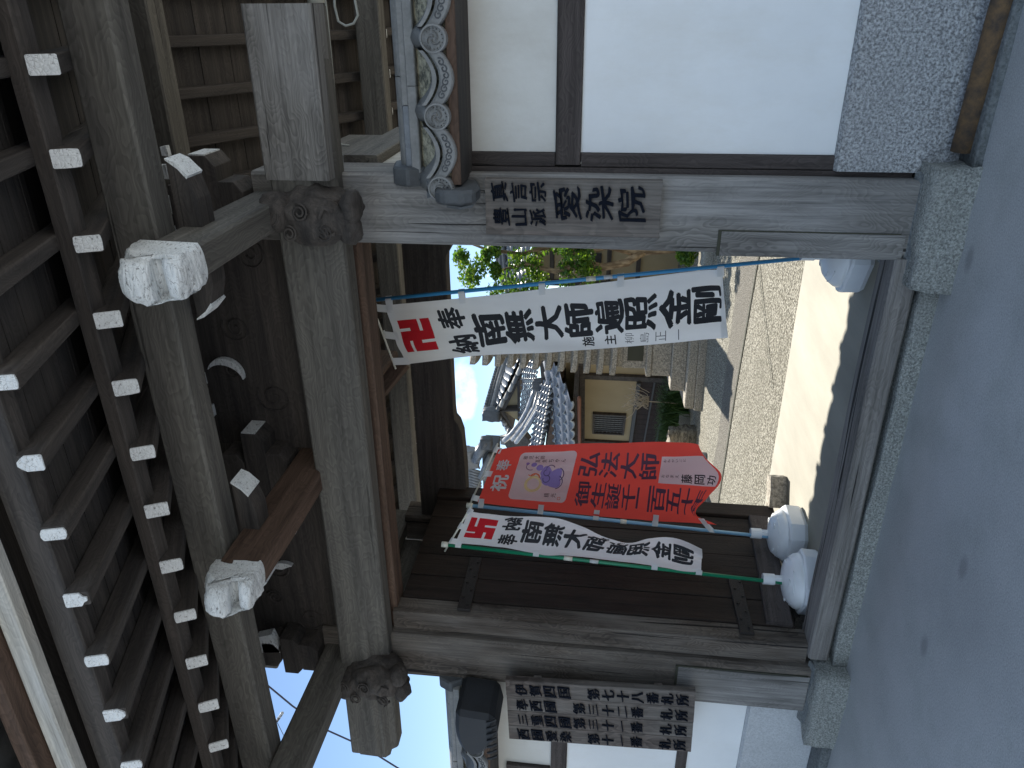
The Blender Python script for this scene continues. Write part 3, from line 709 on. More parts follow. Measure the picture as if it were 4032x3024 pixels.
# ------------------------------------------------------------------ signs
def glyph_mesh(ch, off=0.0):
    c = bpy.data.curves.new('t', 'FONT'); c.body = ch; c.size = 1; c.offset = off; c.resolution_u = 2
    o = bpy.data.objects.new('t', c); me = bpy.data.meshes.new_from_object(o)
    bpy.data.objects.remove(o); bpy.data.curves.remove(c)
    return me
def glyph_uv(ch, off=0.0, full=False):
    me = glyph_mesh(ch, -.008 if off < 0 else 0)
    vs = [v.co.copy() for v in me.vertices]; fs = [tuple(p.vertices) for p in me.polygons]; bpy.data.meshes.remove(me)
    if not vs: return [], []
    if full: x0, x1, y0, y1 = 0, 1, -.12, .88
    else:
        x0, x1 = min(v.x for v in vs), max(v.x for v in vs); y0, y1 = min(v.y for v in vs), max(v.y for v in vs)
        if (x1-x0) < .25*(y1-y0): c = (x0+x1)/2; x0, x1 = c-.35, c+.35
        if (y1-y0) < .35*(x1-x0): c = (y0+y1)/2; y0, y1 = c-.4, c+.4
    return [((v.x-x0)/(x1-x0), (v.y-y0)/(y1-y0)) for v in vs], fs     # 0..1, y up
def column(parts, text, xc, z0, z1, wd, y, off=.02, fill=.86, slant=0.0):
    n = len(text); h = (z0-z1)/n
    for i, ch in enumerate(text):
        if ch == ' ': continue
        uv, fs = glyph_uv(ch, off, False); c = z0-h*(i+.5)
        hh = h*fill
        if ch in '一二三': hh *= .7
        st = [(0, 0)]+[(math.cos(R(72*k))*off*1.1, math.sin(R(72*k))*off*.8) for k in range(5)]
        for j, (da, db) in enumerate(st):
            vs = [(xc+(u+da-.5)*wd+(v-.5)*.006+.06*wd*math.sin(v*6), y-j*.0002, c+(v+db-.5)*hh+(u-.5)*.10*wd+.03*wd*math.sin(u*7)) for u, v in uv]
            parts.append((vs, fs))
def raised(name, parts, depth, mat, parent, axis=Vector((0, -1, 0))):
    """flat glyph polygons given thickness"""
    vs, fs = merge(parts); bm = bmesh.new(); V = [bm.verts.new(v) for v in vs]
    for f in fs:
        try: bm.faces.new([V[i] for i in f])
        except ValueError: pass
    ret = bmesh.ops.extrude_face_region(bm, geom=bm.faces[:])
    for g_ in ret['geom']:
        if isinstance(g_, bmesh.types.BMVert): g_.co += axis*depth
    bmesh.ops.recalc_face_normals(bm, faces=bm.faces)
    c = sum((v.co for v in bm.verts), Vector())/len(bm.verts)
    for v in bm.verts: v.co -= c
    return bmobj(name, bm, mat, parent, Matrix.Translation(c))
s1 = empty('name_board', (-.825, 3.58, 1.31), 'narrow carved name board on the right gate post, three large characters at its foot', 'sign')
me = beam_mesh('board', .815, .055, .262, W_SIGN, .006, 1, 0, 4.2)
link(bpy.data.objects.new('board', me), s1, frame((-.826, 3.575, 1.312), (-.003, 0, 1), (1, 0, 0)))
P = []; yy = 3.5445
column(P, '真言宗', -.752, 2.105, 1.835, .085, yy, .018); column(P, '豊山派', -.868, 2.095, 1.835, .078, yy, .018)
column(P, '愛染院', -.80, 1.815, 1.375, .15, yy, .014)
raised('lettering', P, .009, CARVE, s1)
s2 = empty('temple_number_board', (-4.03, 3.5, .88), 'wide four-plank board with four columns of black characters on the left gate post', 'sign')
lean = .042
M2 = Matrix.Translation((-4.03, 3.50, .875)) @ Matrix.Rotation(R(-2.3), 4, 'Y')
WM[s2.name] = Matrix.Translation((-4.03, 3.5, .88))
xs = [-.268, -.134, 0, .134, .268]
for k in range(4):
    me = beam_mesh('plank', 1.18, .045, .1325, W_SIGN, .004, 1, 0, k*7.3)
    link(bpy.data.objects.new('plank', me), s2, M2 @ frame(((xs[k]+xs[k+1])/2, 0, rnd.uniform(-.003, .003)), (0, 0, 1), (1, 0, 0)))
for zc in (.22, .98):
    me = beam_mesh('rear_batten', .5, .025, .05, W_SIGN, .003)
    link(bpy.data.objects.new('rear_batten', me), s2, M2 @ frame((-.25, .037, zc), (1, 0, 0)))
P = []
cols = ['伊賀四国 第七十八番札所', '準西國 第三十二番 札所', '三重四國第三十一番 札所', '西國愛染 第十一番 札所']
for k, tx in enumerate(cols):
    column(P, tx, .200-.1335*k, 1.125, .03, .088, -.0262, .014, .82, 0)
P = [([M2 @ Vector(v) for v in vs], fs) for vs, fs in P]
raised('lettering', P, .007, CARVE, s2)

# ------------------------------------------------------------------ side walls with tiled copings
def tomoe(c, r, parent, name='round_eave_tile'):
    """round tile end with rim, bead ring and three commas, facing -Y"""
    c = Vector(c); parts = []
    n = 32
    def ring(r0, y0, r1, y1):
        vs = [c+Vector((math.cos(2*math.pi*i/n)*r0, y0, math.sin(2*math.pi*i/n)*r0)) for i in range(n)]+[c+Vector((math.cos(2*math.pi*i/n)*r1, y1, math.sin(2*math.pi*i/n)*r1)) for i in range(n)]
        return vs, [(i, (i+1) % n, n+(i+1) % n, n+i) for i in range(n)]
    parts += [ring(r, .22, r, 0), ring(r, 0, r*.97, -.006), ring(r*.97, -.006, r*.86, -.006), ring(r*.86, -.006, r*.82, .010)]
    vs = [c+Vector((math.cos(2*math.pi*i/n)*r*.82, .010, math.sin(2*math.pi*i/n)*r*.82)) for i in range(n)]; parts.append((vs, [tuple(range(n))]))
    for k in range(3):
        a0 = k*2*math.pi/3; m = 10; vs, fs = [], []
        for i in range(m+1):
            f = i/m; a = a0+f*2.3; rr = r*(.16+.36*f); w_ = r*.125*(1-f)**.7+.001
            d = Vector((math.cos(a), 0, math.sin(a)))
            vs += [c+d*(rr-w_)+Vector((0, .010, 0)), c+d*rr+Vector((0, -.004, 0)), c+d*(rr+w_)+Vector((0, .010, 0))]
        for i in range(m):
            for q in (0, 1): b = 3*i+q; fs.append((b, b+3, b+4, b+1))
        parts.append((vs, fs))
        d = Vector((math.cos(a0), 0, math.sin(a0)))
    for k in range(16):
        a = 2*math.pi*k/16; b = c+Vector((math.cos(a), 0, math.sin(a)))*r*.68
        q = r*.065; parts.append(([b+Vector((q, .010, 0)), b+Vector((0, .010, q)), b+Vector((-q, .010, 0)), b+Vector((0, .010, -q)), b+Vector((0, -.004, 0))], [(0, 1, 4), (1, 2, 4), (2, 3, 4), (3, 0, 4)]))
    vs, fs = merge(parts); o = objw(name, vs, fs, TILE, parent)
    for p in o.data.polygons: p.use_smooth = False
    return o
def eave_plate(xa, xb, zc, y, parent, r):
    """hanging eave tile face between two round ends: sagging band with a framed scroll panel"""
    m = 14; parts = []; hb = .062
    def mid(f): return zc-.052*math.sin(math.pi*f)**.9+.012
    rows = [(hb*.5, -.0), (hb*.5-.012, -.010), (-hb*.5+.006, -.010), (-hb*.5, 0)]
    vs, fs = [], []
    for i in range(m+1):
        f = i/m; x = xa+(xb-xa)*f
        for (dz, dy) in rows+[(-hb*.5, .03), (hb*.5, .03)]: vs.append(Vector((x, y+dy, mid(f)+dz)))
    for i in range(m):
        for k in range(6): k2 = (k+1) % 6; fs.append((6*i+k, 6*i+6+k, 6*i+6+k2, 6*i+k2))
    parts.append((vs, fs)); o = objw('eave_tile', *merge(parts), TILE, parent)
    for k in range(6):
        f = .2+.6*k/5; x = xa+(xb-xa)*f; hd = 1 if k < 3 else -1
        vs, fs = tube_data(spiral_pts((x, y-.011, mid(f)), .017, .004, 1.1, (1, 0, -.2*hd), (0, 0, 1), .5, 10, hd), .0032, 5)
        objw('scroll_relief', vs, fs, TILE_D, o)
    # the curved pan tile behind and a second lapped lip above
    vs, fs = [], []
    for j, (dy, dz) in enumerate(((-.004, .042), (-.004, .060), (.14, .095), (.34, .165))):
        for i in range(m+1):
            f = i/m; vs.append(Vector((xa+(xb-xa)*f, y+dy, mid(f)+dz)))
    for j in range(3):
        for i in range(m): a = j*(m+1)+i; fs.append((a, a+1, a+m+2, a+m+1))
    p = objw('pan_tile', vs, fs, TILE, parent, False)
    return o
def ridge_courses(x0, x1, y, z0, parent, seed):
    """stacked flat ridge tiles, each course of separate lengths; returns nothing"""
    q = random.Random(seed)
    for (dz, hh, dy, ln) in ((0, .043, .165, .46), (.0445, .031, .145, .62)):
        x = x0-q.uniform(0, ln*.7)
        while x < x1:
            a, b = max(x, x0), min(x+ln-.003, x1)
            if b-a > .03: box('ridge_tile', (a, y-dy+q.uniform(-.003, .003), z0+dz+q.uniform(-.001, .001)), (b, y+dy, z0+dz+hh), TILE if q.random() < .7 else TILE_F, parent, .004, 0)
            x += ln
    x = x0
    while x < x1:
        b = min(x+.42, x1); n = 10; vs, fs = [], []
        for i in range(n+1):
            a = math.pi*i/n
            for xx in (x, b-.004): vs.append(Vector((xx, y-math.cos(a)*.115, z0+.077+math.sin(a)*.052)))
        for i in range(n): fs.append((2*i, 2*i+1, 2*i+3, 2*i+2))
        vs2 = [Vector((v.x, v.y, z0+.077)) for v in vs]; k = len(vs)
        fs.append(tuple(range(0, k, 2))); fs.append(tuple(range(k-1, 0, -2)))
        objw('ridge_cap_tile', vs, fs, TILE, parent, False); x = b
# right wall
wr = empty('right_side_wall', (.6, 3.8, 0), 'white plaster wall right of the gate with grey stucco base and carved tile coping', 'wall')
box('plaster_panel', (-.60, 3.72, .5), (1.6, 3.95, 1.694), PLASTER, wr, .002, 0)
box('plaster_panel', (-.60, 3.722, 1.812), (1.6, 3.95, 2.215), PLASTER_W, wr, .002, 0)
box('rail', (-.655, 3.700, 1.694), (1.6, 3.96, 1.812), W_RAIL, wr, .004, 0)
box('edge_post', (-.665, 3.703, .54), (-.602, 3.93, 1.69), W_RAIL, wr, .004, 2); box('edge_post', (-.665, 3.703, 1.815), (-.602, 3.93, 2.22), W_RAIL, wr, .004, 2)
box('edge_strip', (-.693, 3.694, .20), (-.667, 3.80, 2.22), W_RAIL, wr, .002, 2)
prism('stucco_base', [(3.665, -.02), (3.672, .535), (3.70, .545), (3.95, .545), (3.95, -.02)], 0, -.665, 1.6, STUCCO, wr)
vs, fs = tube_data([(-.56, 3.60, .055), (.1, 3.56, .05), (1.6, 3.52, .05)], .045, 12); objw('rusty_pipe', vs, fs, RUST, wr, True)
rough_block('kerb_mortar', (-.62, 3.50, -.03), (1.6, 3.67, .03), MORTAR, wr, .012, 9, 20)
def coping(xa, xb, x_first, parent, ye, zc, yr, zr_, seed, oni_at, sgn):
    box('soffit', (xa, ye+.03, zc-.09), (xb, 3.735, zc-.078), W_RAFT, parent, .002, 0)
    box('eave_board', (xa, ye+.022, zc-.088), (xb, ye+.05, zc-.045), W_BROWN, parent, .003, 0)
    prism('coping_core', [(ye+.05, zc-.076), (3.735, zc-.076), (3.95, zc-.076), (4.02, zc-.07), (yr+.12, zr_), (yr-.12, zr_), (ye+.05, zc-.03)], 0, xa, xb, LICHEN, parent)
    k = 0; x = x_first
    sp = .3075
    while -9 < x < xb+.3:
        if xa-.02 <= x <= xb: tomoe((x, ye-.014, zc), .057, parent)
        if x-sp+.05 > xa-.3 and x-.05 <= xb+.3: eave_plate(max(x-sp+.045, xa), min(x-.045, xb+.2), zc-.006, ye, parent, .05)
        # roll tile running up behind the round end
        if xa-.02 <= x <= xb:
            vs, fs = tube_data([(x, ye+.0, zc+.002), (x, ye+.14, zc+.05), (x, yr-.12, zr_-.02)], .052, 12); objw('roll_tile', vs, fs, TILE, parent, True)
        x += sp
    ridge_courses(xa+.02, xb, yr, zr_, parent, seed)
    o = prism('ridge_end_tile', [(3.60, zr_-.02), (3.56, zr_+.06), (3.60, zr_+.14), (yr, zr_+.17), (yr+.16, zr_+.10), (yr+.16, zr_-.02)], 0, oni_at-.045, oni_at+.045, TILE_D, parent, bev=.01)
coping(-.70, 1.6, -.713, wr, 3.40, 2.303, 3.75, 2.437, 3, -.70, 1)
# rolled end tile that hooks over the post face
prism('verge_tile', [(3.38, 2.335), (3.34, 2.29), (3.34, 2.20), (3.37, 2.145), (3.47, 2.135), (3.62, 2.17), (3.62, 2.26), (3.5, 2.30)], 0, -.778, -.712, TILE_D, wr, bev=.014)
for k in range(5):
    vs, fs = tube_data([(-.780, 3.35+.035*k, 2.27), (-.790, 3.35+.035*k, 2.21), (-.780, 3.36+.035*k, 2.155)], .006, 5); objw('relief', vs, fs, TILE_D, wr)
# left wall
wl = empty('left_side_wall', (-5.6, 3.8, 0), 'white plaster wall left of the gate behind the four-plank board, with tiled coping', 'wall')
box('plaster_panel', (-7.6, 3.72, .5), (-3.99, 3.95, 1.668), PLASTER, wl, .002, 0)
box('plaster_panel', (-7.6, 3.722, 1.78), (-3.99, 3.95, 2.20), PLASTER_W, wl, .002, 0)
box('rail', (-7.6, 3.700, 1.668), (-3.98, 3.96, 1.78), W_RAIL, wl, .004, 0)
box('lower_rail', (-7.6, 3.705, .84), (-3.985, 3.80, .912), W_RAIL, wl, .004, 0)
box('wall_post', (-5.02, 3.69, 1.785), (-4.88, 3.90, 2.10), W_RAIL, wl, .004, 2)
prism('stucco_base', [(3.665, -.02), (3.672, .49), (3.70, .50), (3.95, .50), (3.95, -.02)], 0, -7.6, -4.0, STUCCO_L, wl)
box('edge_strip', (-4.04, 3.69, .17), (-3.995, 3.80, 2.2), W_RAIL, wl, .002, 2)
rough_block('kerb_mortar', (-7.6, 3.52, -.03), (-4.1, 3.67, .06), MORTAR, wl, .012, 9, 31)
coping(-7.6, -4.02, -7.4, wl, 3.36, 2.25, 3.72, 2.385, 8, -4.02, -1)
q = prism('verge_tile', [(-3.93, 2.36), (-3.95, 2.12), (-4.05, 2.10), (-4.12, 2.09), (-4.2, 2.13), (-4.30, 2.19), (-4.34, 2.26), (-4.29, 2.33), (-4.2, 2.36), (-4.1, 2.37)], 1, 3.30, 3.62, TILE_K, wl, bev=.03)
for k in range(7):
    a_ = -4.32+.055*k; vs, fs = tube_data([(a_, 3.296, 2.16-.0*k), (a_+.02, 3.288, 2.13), (a_+.03, 3.30, 2.10)], .008, 5); objw('relief', vs, fs, TILE_K, wl)

# ------------------------------------------------------------------ banners
def interp(pts, t):
    """pts: list of (t, Vector) – Catmull-Rom through them"""
    for i in range(len(pts)-1):
        if t <= pts[i+1][0] or i == len(pts)-2: break
    p0 = pts[max(i-1, 0)][1]; p1 = pts[i][1]; p2 = pts[i+1][1]; p3 = pts[min(i+2, len(pts)-1)][1]
    f = (t-pts[i][0])/(pts[i+1][0]-pts[i][0])
    return .5*((2*p1)+(p2-p0)*f+(2*p0-5*p1+4*p2-p3)*f*f+(3*p1-p0-3*p2+p3)*f**3)
class Cloth:
    """s=0 at the pole edge, s=1 at the free edge; t=0 top, t=1 bottom"""
    def __init__(s, pole, free, yoff, seed, amp):
        s.A = pole; s.B = free; s.seed = seed; s.amp = amp; s.y = yoff; s.tail = None
    def P(s, u, t, lift=0.0):
        a, b = interp(s.A, t), interp(s.B, t); p = a.lerp(b, u)
        k = s.seed
        d = s.amp*(math.sin(2*math.pi*(u*1.1+t*.55)+k)*.5*(.25+.75*u) + .35*math.sin(2*math.pi*(u*2.1-t*1.7)+k*2.1)*u*(1-.0*t) + .5*noise.noise(Vector((u*2.4+k, t*5.0, 0))))
        d += s.amp*.16*noise.noise(Vector((u*9+k, t*17.0, 5)))
        if s.tail and t > .78:
            f = ((t-.78)/.22)**1.6; g = interp(s.tail, u); p = p+Vector((0, -.06*g.z*f*4, g.z*f)); 
        return Vector((p.x, p.y+d-lift, p.z))
    def sheet(s, name, mat, parent, n=26, m=70):
        vs = [s.P(i/n, j/m) for j in range(m+1) for i in range(n+1)]
        fs = [(j*(n+1)+i, j*(n+1)+i+1, (j+1)*(n+1)+i+1, (j+1)*(n+1)+i) for j in range(m) for i in range(n)]
        o = objw(name, vs, fs, mat, parent, True); return o
    def flat(s, name, polys, mat, parent, lift=.0016, cut=True):
        """2D polygons in (u,t) laid on the cloth, cut along a fine grid so that they follow it"""
        bm = bmesh.new()
        for vs, fs in polys:
            V = [bm.verts.new((v[0], v[1], v[2] if len(v) > 2 else 0)) for v in vs]
            for f in fs:
                try: bm.faces.new([V[i] for i in f])
                except ValueError: pass
        if cut:
            us = [v.co.x for v in bm.verts]; ts = [v.co.y for v in bm.verts]
            for k in range(1, 26):
                c = k/26
                if min(us) < c < max(us): bmesh.ops.bisect_plane(bm, geom=bm.verts[:]+bm.edges[:]+bm.faces[:], plane_co=(c, 0, 0), plane_no=(1, 0, 0))
            for k in range(1, 70):
                c = k/70
                if min(ts) < c < max(ts): bmesh.ops.bisect_plane(bm, geom=bm.verts[:]+bm.edges[:]+bm.faces[:], plane_co=(0, c, 0), plane_no=(0, 1, 0))
        for v in bm.verts: v.co = s.P(v.co.x, v.co.y, lift+v.co.z)
        c = sum((v.co for v in bm.verts), Vector())/max(len(bm.verts), 1)
        for v in bm.verts: v.co -= c
        return bmobj(name, bm, mat, parent, Matrix.Translation(c))
def gly(ch, u0, u1, t0, t1, off=.03, mir=False, shear=0.0, brush=0.0):
    """glyph filling a rectangle; u0 is where the glyph's LEFT side goes"""
    uv, fs = glyph_uv(ch, off)
    base = []
    for a, b in uv:
        # brush feel: strokes bend a little and the right side climbs
        a2 = a+brush*math.sin(b*7+a*3)*.5; b2 = b+brush*math.sin(a*6+1)*.6+.06*(a-.5)
        base.append((a2, b2))
    # the brush is wide: the same stroke outline stamped round a small circle, each stamp a hair higher
    st = [(0, 0)]
    if off > .012:
        st += [(math.cos(R(60*k))*off*.85, math.sin(R(60*k))*off*.6) for k in range(6)]
    ovs, ofs = [], []
    k_ = 1-2*max(off, 0)*.6
    for i, (da, db) in enumerate(st):
        o = len(ovs)
        for a, b in base:
            a3 = .5+(a-.5)*k_+da; b3 = .5+(b-.5)*k_+db
            ovs.append((u0+(u1-u0)*a3+shear*(b3-.5), t1+(t0-t1)*b3, i*.00012))
        ofs += [tuple(q+o for q in f) for f in fs]
    return ovs, ofs
def rect(u0, u1, t0, t1): return [(u0, t0), (u1, t0), (u1, t1), (u0, t1)], [(0, 1, 2, 3)]
def rrect(u0, u1, t0, t1, r, asp):
    pts = []
    for cx, cy, a0 in ((u1-r, t0+r*asp, -90), (u1-r, t1-r*asp, 0), (u0+r, t1-r*asp, 90), (u0+r, t0+r*asp, 180)):
        for k in range(5):
            a = R(a0+22.5*k); pts.append((cx+math.cos(a)*r, cy+math.sin(a)*r*asp))
    return pts, [tuple(range(len(pts)))]
def manji(u0, u1, t0, t1):
    """square with four slots; u0 is the viewer-left side of the sign as printed"""
    g_ = .045; ln = .37; out = []
    def X(u): return u0+(u1-u0)*u
    def T(v): return t0+(t1-t0)*v
    # pieces built as rectangles of a 卍 drawn with wide strokes
    a, b = .31, .70
    xs_ = [0, a-g_, a+g_, b-g_, b+g_, 1]
    slots = [(b-g_, b+g_, 0, ln), (1-ln, 1, b-g_, b+g_), (a-g_, a+g_, 1-ln, 1), (0, ln, a-g_, a+g_)]
    ys = sorted(set(xs_+[ln, 1-ln])); 
    for i in range(len(ys)-1):
        for j in range(len(ys)-1):
            cx, cy = (ys[i]+ys[i+1])/2, (ys[j]+ys[j+1])/2
            if any(s0 < cx < s1 and q0 < cy < q1 for s0, s1, q0, q1 in slots): continue
            out.append(rect(X(ys[i]), X(ys[i+1]), T(ys[j]), T(ys[j+1])))
    return out
def pole(parent, a, b, r, mat, capmat):
    o = tube('pole', [a, Vector(a).lerp(Vector(b), .5), b], r, mat, parent, 12)
    d = (Vector(b)-Vector(a)).normalized()
    tube('pole_cap', [Vector(b)-d*.01, Vector(b)+d*.035], r*1.55, capmat, parent, 12)
    return d
def tabs(parent, C, ts, a, b, r, side):
    a, b = Vector(a), Vector(b)
    for t in ts:
        p = C.P(.085, t, .003); q = C.P(0, t); z = q.z
        f = (z-a.z)/(b.z-a.z); c = a.lerp(b, f); h = .020; d = (b-a).normalized()
        vs, fs = [], []
        for s_ in (-h, h):
            e = d*s_; x = (p-c); x.z = 0; x.normalize()
            loop = [p+e+Vector((0, -.002, 0)), c+e+Vector((0, -r*1.35, 0)), c+e-x*r*1.3, c+e+Vector((0, r*1.3, 0)), p+e+Vector((0, .004, 0))]
            vs += loop
        n = 5
        for k in range(n-1): fs.append((k, k+1, n+k+1, n+k))
        objw('tab', vs, fs, P_TAB, parent)
def top_loops(parent, C, us, bar_a, bar_b, rr):
    for u in us:
        q = C.P(u, .012); bar_a, bar_b = Vector(bar_a), Vector(bar_b)
        f = max(0, min(1, (q.x-bar_a.x)/(bar_b.x-bar_a.x))); c = bar_a.lerp(bar_b, f); x = (bar_b-bar_a).normalized()*.026
        vs = [q-x+Vector((0, -.004, -.015)), q+x+Vector((0, -.004, -.015)), c+x+Vector((0, -rr*1.4, 0)), c-x+Vector((0, -rr*1.4, 0)), c+x+Vector((0, 0, rr*1.4)), c-x+Vector((0, 0, rr*1.4)), c+x+Vector((0, rr*1.4, -.0)), c-x+Vector((0, rr*1.4, 0))]
        objw('loop', vs, [(0, 1, 2, 3), (3, 2, 4, 5), (5, 4, 6, 7)], P_TAB, parent)
V3 = Vector
# -- banner 1: white, blue pole, hung beside the right post
b1 = empty('prayer_banner', (-1.27, 4.45, .2), 'long white banner on a blue pole beside the right gate post', 'banner')
pa, pb = (-1.262, 4.45, .16), (-1.646, 4.45, 3.03)
A1 = [(0, V3((-1.672, 4.44, 2.935))), (.36, V3((-1.566, 4.44, 2.146))), (.66, V3((-1.471, 4.44, 1.526))), (.94, V3((-1.378, 4.44, .958))), (1, V3((-1.400, 4.44, .869)))]
B1 = [(0, V3((-2.091, 4.44, 2.839))), (.25, V3((-1.999, 4.44, 2.317))), (.52, V3((-1.934, 4.44, 1.778))), (.77, V3((-1.874, 4.44, 1.271))), (1, V3((-1.795, 4.44, .794)))]
C1 = Cloth(A1, B1, 0, 1.3, .030)
cl = C1.sheet('cloth', C_WHITE, b1)
C1.flat('hem', [rect(0, 1, .968, .9995)], C_PWHITE, cl, .0012)
C1.flat('emblem', manji(.80, .26, .035, .138), C_PRED, cl)
ink = []
ink.append(gly('奉', .50, .13, .160, .232, .045, brush=.02)); ink.append(gly('納', .93, .62, .170, .248, .045, brush=.02))
t0 = .243
for i, ch in enumerate('南無大師遍照金剛'):
    h = .0895; a = t0+i*.0915; wl_ = .84-.012*i; wr_ = .28-.008*i
    ink.append(gly(ch, wl_, wr_, a, a+h*(1.0 if i else 1.07), .045 if ch in '遍照剛' else .058, brush=.05, shear=.0))
ink.append(gly('施', .955, .82, .570, .607, .03)); ink.append(gly('主', .955, .81, .638, .673, .03))
C1.flat('lettering', ink, INK, cl)
C1.flat('donor_name', [gly(c, .955, .80, .700+.045*i, .727+.045*i, -.008) for i, c in enumerate('柳島正一')], INK2, cl)
pole(b1, pa, pb, .0125, P_BLUE, P_CREAM); tube('pole_joint', [V3(pa).lerp(V3(pb), .505), V3(pa).lerp(V3(pb), .525)], .0155, P_CREAM, b1, 12); tube('pole_label', [V3(pa).lerp(V3(pb), .47), V3(pa).lerp(V3(pb), .488)], .0131, P_TAB, b1, 12)
ca, cb = V3((-1.296, 4.455, 3.072)), V3((-2.125, 4.455, 2.905)); tube('crossbar', [ca, (ca+cb)/2+V3((0, 0, .028)), cb], .0065, P_CREAM, b1, 8)
tabs(b1, C1, (.02, .235, .455, .69, .965), pa, pb, .0125, 1); top_loops(b1, C1, (.06, .50, .95), ca, cb, .007)
# -- banner 2: red
b2 = empty('festival_banner', (-3.347, 4.550, 0.379), 'red banner on a pale blue pole with a cloud picture and white name panel', 'banner')
pa, pb = (-3.360, 4.550, 0.190), (-3.253, 4.550, 2.450)
A2 = [(0, V3((-3.204, 4.534, 2.399))), (.24, V3((-3.232, 4.534, 1.993))), (.5, V3((-3.258, 4.534, 1.541))), (.76, V3((-3.269, 4.534, 1.094))), (1, V3((-3.272, 4.534, 0.692)))]
B2 = [(0, V3((-2.745, 4.534, 2.239))), (.33, V3((-2.663, 4.534, 1.732))), (.61, V3((-2.643, 4.534, 1.300))), (.86, V3((-2.622, 4.534, 0.964))), (1, V3((-2.625, 4.534, 0.881)))]
C2 = Cloth(A2, B2, 0, 4.0, .032); C2.tail = [(0, V3((0, 0, 0))), (.14, V3((0, 0, .13))), (.35, V3((0, 0, .02))), (.62, V3((0, 0, -.11))), (.82, V3((0, 0, -.03))), (1, V3((0, 0, 0)))]
cl = C2.sheet('cloth', C_RED, b2)
C2.flat('picture_panel', [rrect(.13, .91, .135, .365, .07, .27)], C_PWHITE, cl, .0010); C2.flat('name_panel', [rect(.50, .85, .735, .985)], C_PWHITE, cl, .0010)
C2.flat('white_lettering', [gly('奉', .57, .80, .035, .108, .035, brush=.03), gly('祝', .24, .50, .045, .118, .035, brush=.03)], C_PWHITE, cl)
ink = []
for i, ch in enumerate('弘法大師'): ink.append(gly(ch, .55, .88, .385+.087*i, .385+.087*i+.08, .03, brush=.03))
for i, ch in enumerate('御生誕千二百五十年'): ink.append(gly(ch, .11, .46, .400+.0635*i, .400+.0635*i+.057, .028, brush=.03))
C2.flat('lettering', ink, PURPLE, cl)
sm = []
for i, ch in enumerate('稚児大師'): sm.append(gly(ch, .80, .86, .150+.022*i, .150+.022*i+.018, 0))
for i, ch in enumerate('真魚ちゃん'): sm.append(gly(ch, .735, .79, .20+.026*i, .20+.026*i+.02, 0))
for i, ch in enumerate('精光'): sm.append(gly(ch, .20, .26, .27+.028*i, .27+.028*i+.022, 0))
for i, ch in enumerate('おねがいごと'): sm.append(gly(ch, .78, .82, .745+.019*i, .745+.019*i+.012, 0))
for i, ch in enumerate('おなまえ'): sm.append(gly(ch, .57, .61, .745+.02*i, .745+.02*i+.014, 0))
for i, ch in enumerate('藤岡功'): sm.append(gly(ch, .52, .62, .83+.05*i, .83+.05*i+.042, .02))
C2.flat('small_lettering', sm, INK, cl, .0024)
def blob(cu, ct, ru, n=20, k=0.0, ph=0, asp=.27):
    return [(cu+math.cos(2*math.pi*i/n)*ru*(1+k*math.sin(3*2*math.pi*i/n+ph)), ct+math.sin(2*math.pi*i/n)*ru*asp*(1+k*math.sin(3*2*math.pi*i/n+ph))) for i in range(n)], [tuple(range(n))]
def ringpoly(cu, ct, r0, r1, a0=0, a1=360, n=26, asp=.27):
    vs = []; 
    for i in range(n+1):
        a = R(a0+(a1-a0)*i/n); vs += [(cu+math.cos(a)*r0, ct+math.sin(a)*r0*asp), (cu+math.cos(a)*r1, ct+math.sin(a)*r1*asp)]
    return vs, [(2*i, 2*i+1, 2*i+3, 2*i+2) for i in range(n)]
# plain cloud and halo picture
C2.flat('halo_print', [ringpoly(.385, .215, .085, .125)], OCHRE, cl, .0020)
C2.flat('cloud_print', [blob(.48, .265, .10, 20, .1), blob(.44, .30, .10, 20, .1, 1), blob(.58, .255, .085, 20, .1, 2), blob(.55, .30, .09, 20, .1), blob(.64, .225, .05), blob(.69, .20, .04), blob(.71, .175, .025)], LILAC, cl, .0020)
C2.flat('cloud_line', [ringpoly(.48, .262, .045, .058, 0, 280), ringpoly(.57, .258, .04, .052, 60, 350), ringpoly(.435, .305, .095, .110, 20, 170), ringpoly(.55, .305, .088, .103, 10, 150), ringpoly(.62, .27, .06, .073, -80, 60), ringpoly(.66, .19, .06, .07, 150, 330)], VIOLET, cl, .0026)
C2.flat('ribbon_print', [ringpoly(.47, .215, .06, .08, -60, 80), ringpoly(.56, .20, .05, .062, 100, 230)], VERM, cl, .0026)
C2.flat('seal_print', [ringpoly(.19, .335, .022, .03, 45, 405, 4)], VERM, cl, .0024)
d = pole(b2, pa, pb, .0125, P_LBLUE, P_CREAM); tube('pole_joint', [V3(pa).lerp(V3(pb), .50), V3(pa).lerp(V3(pb), .52)], .0155, P_CREAM, b2, 12)
ca, cb = V3((-3.305, 4.555, 2.486)), V3((-2.717, 4.555, 2.246)); tube('crossbar', [ca, cb], .0065, P_CREAM, b2, 8)
tabs(b2, C2, (.02, .27, .50, .745, .975), pa, pb, .0125, -1); top_loops(b2, C2, (.06, .52, .97), ca, cb, .007)
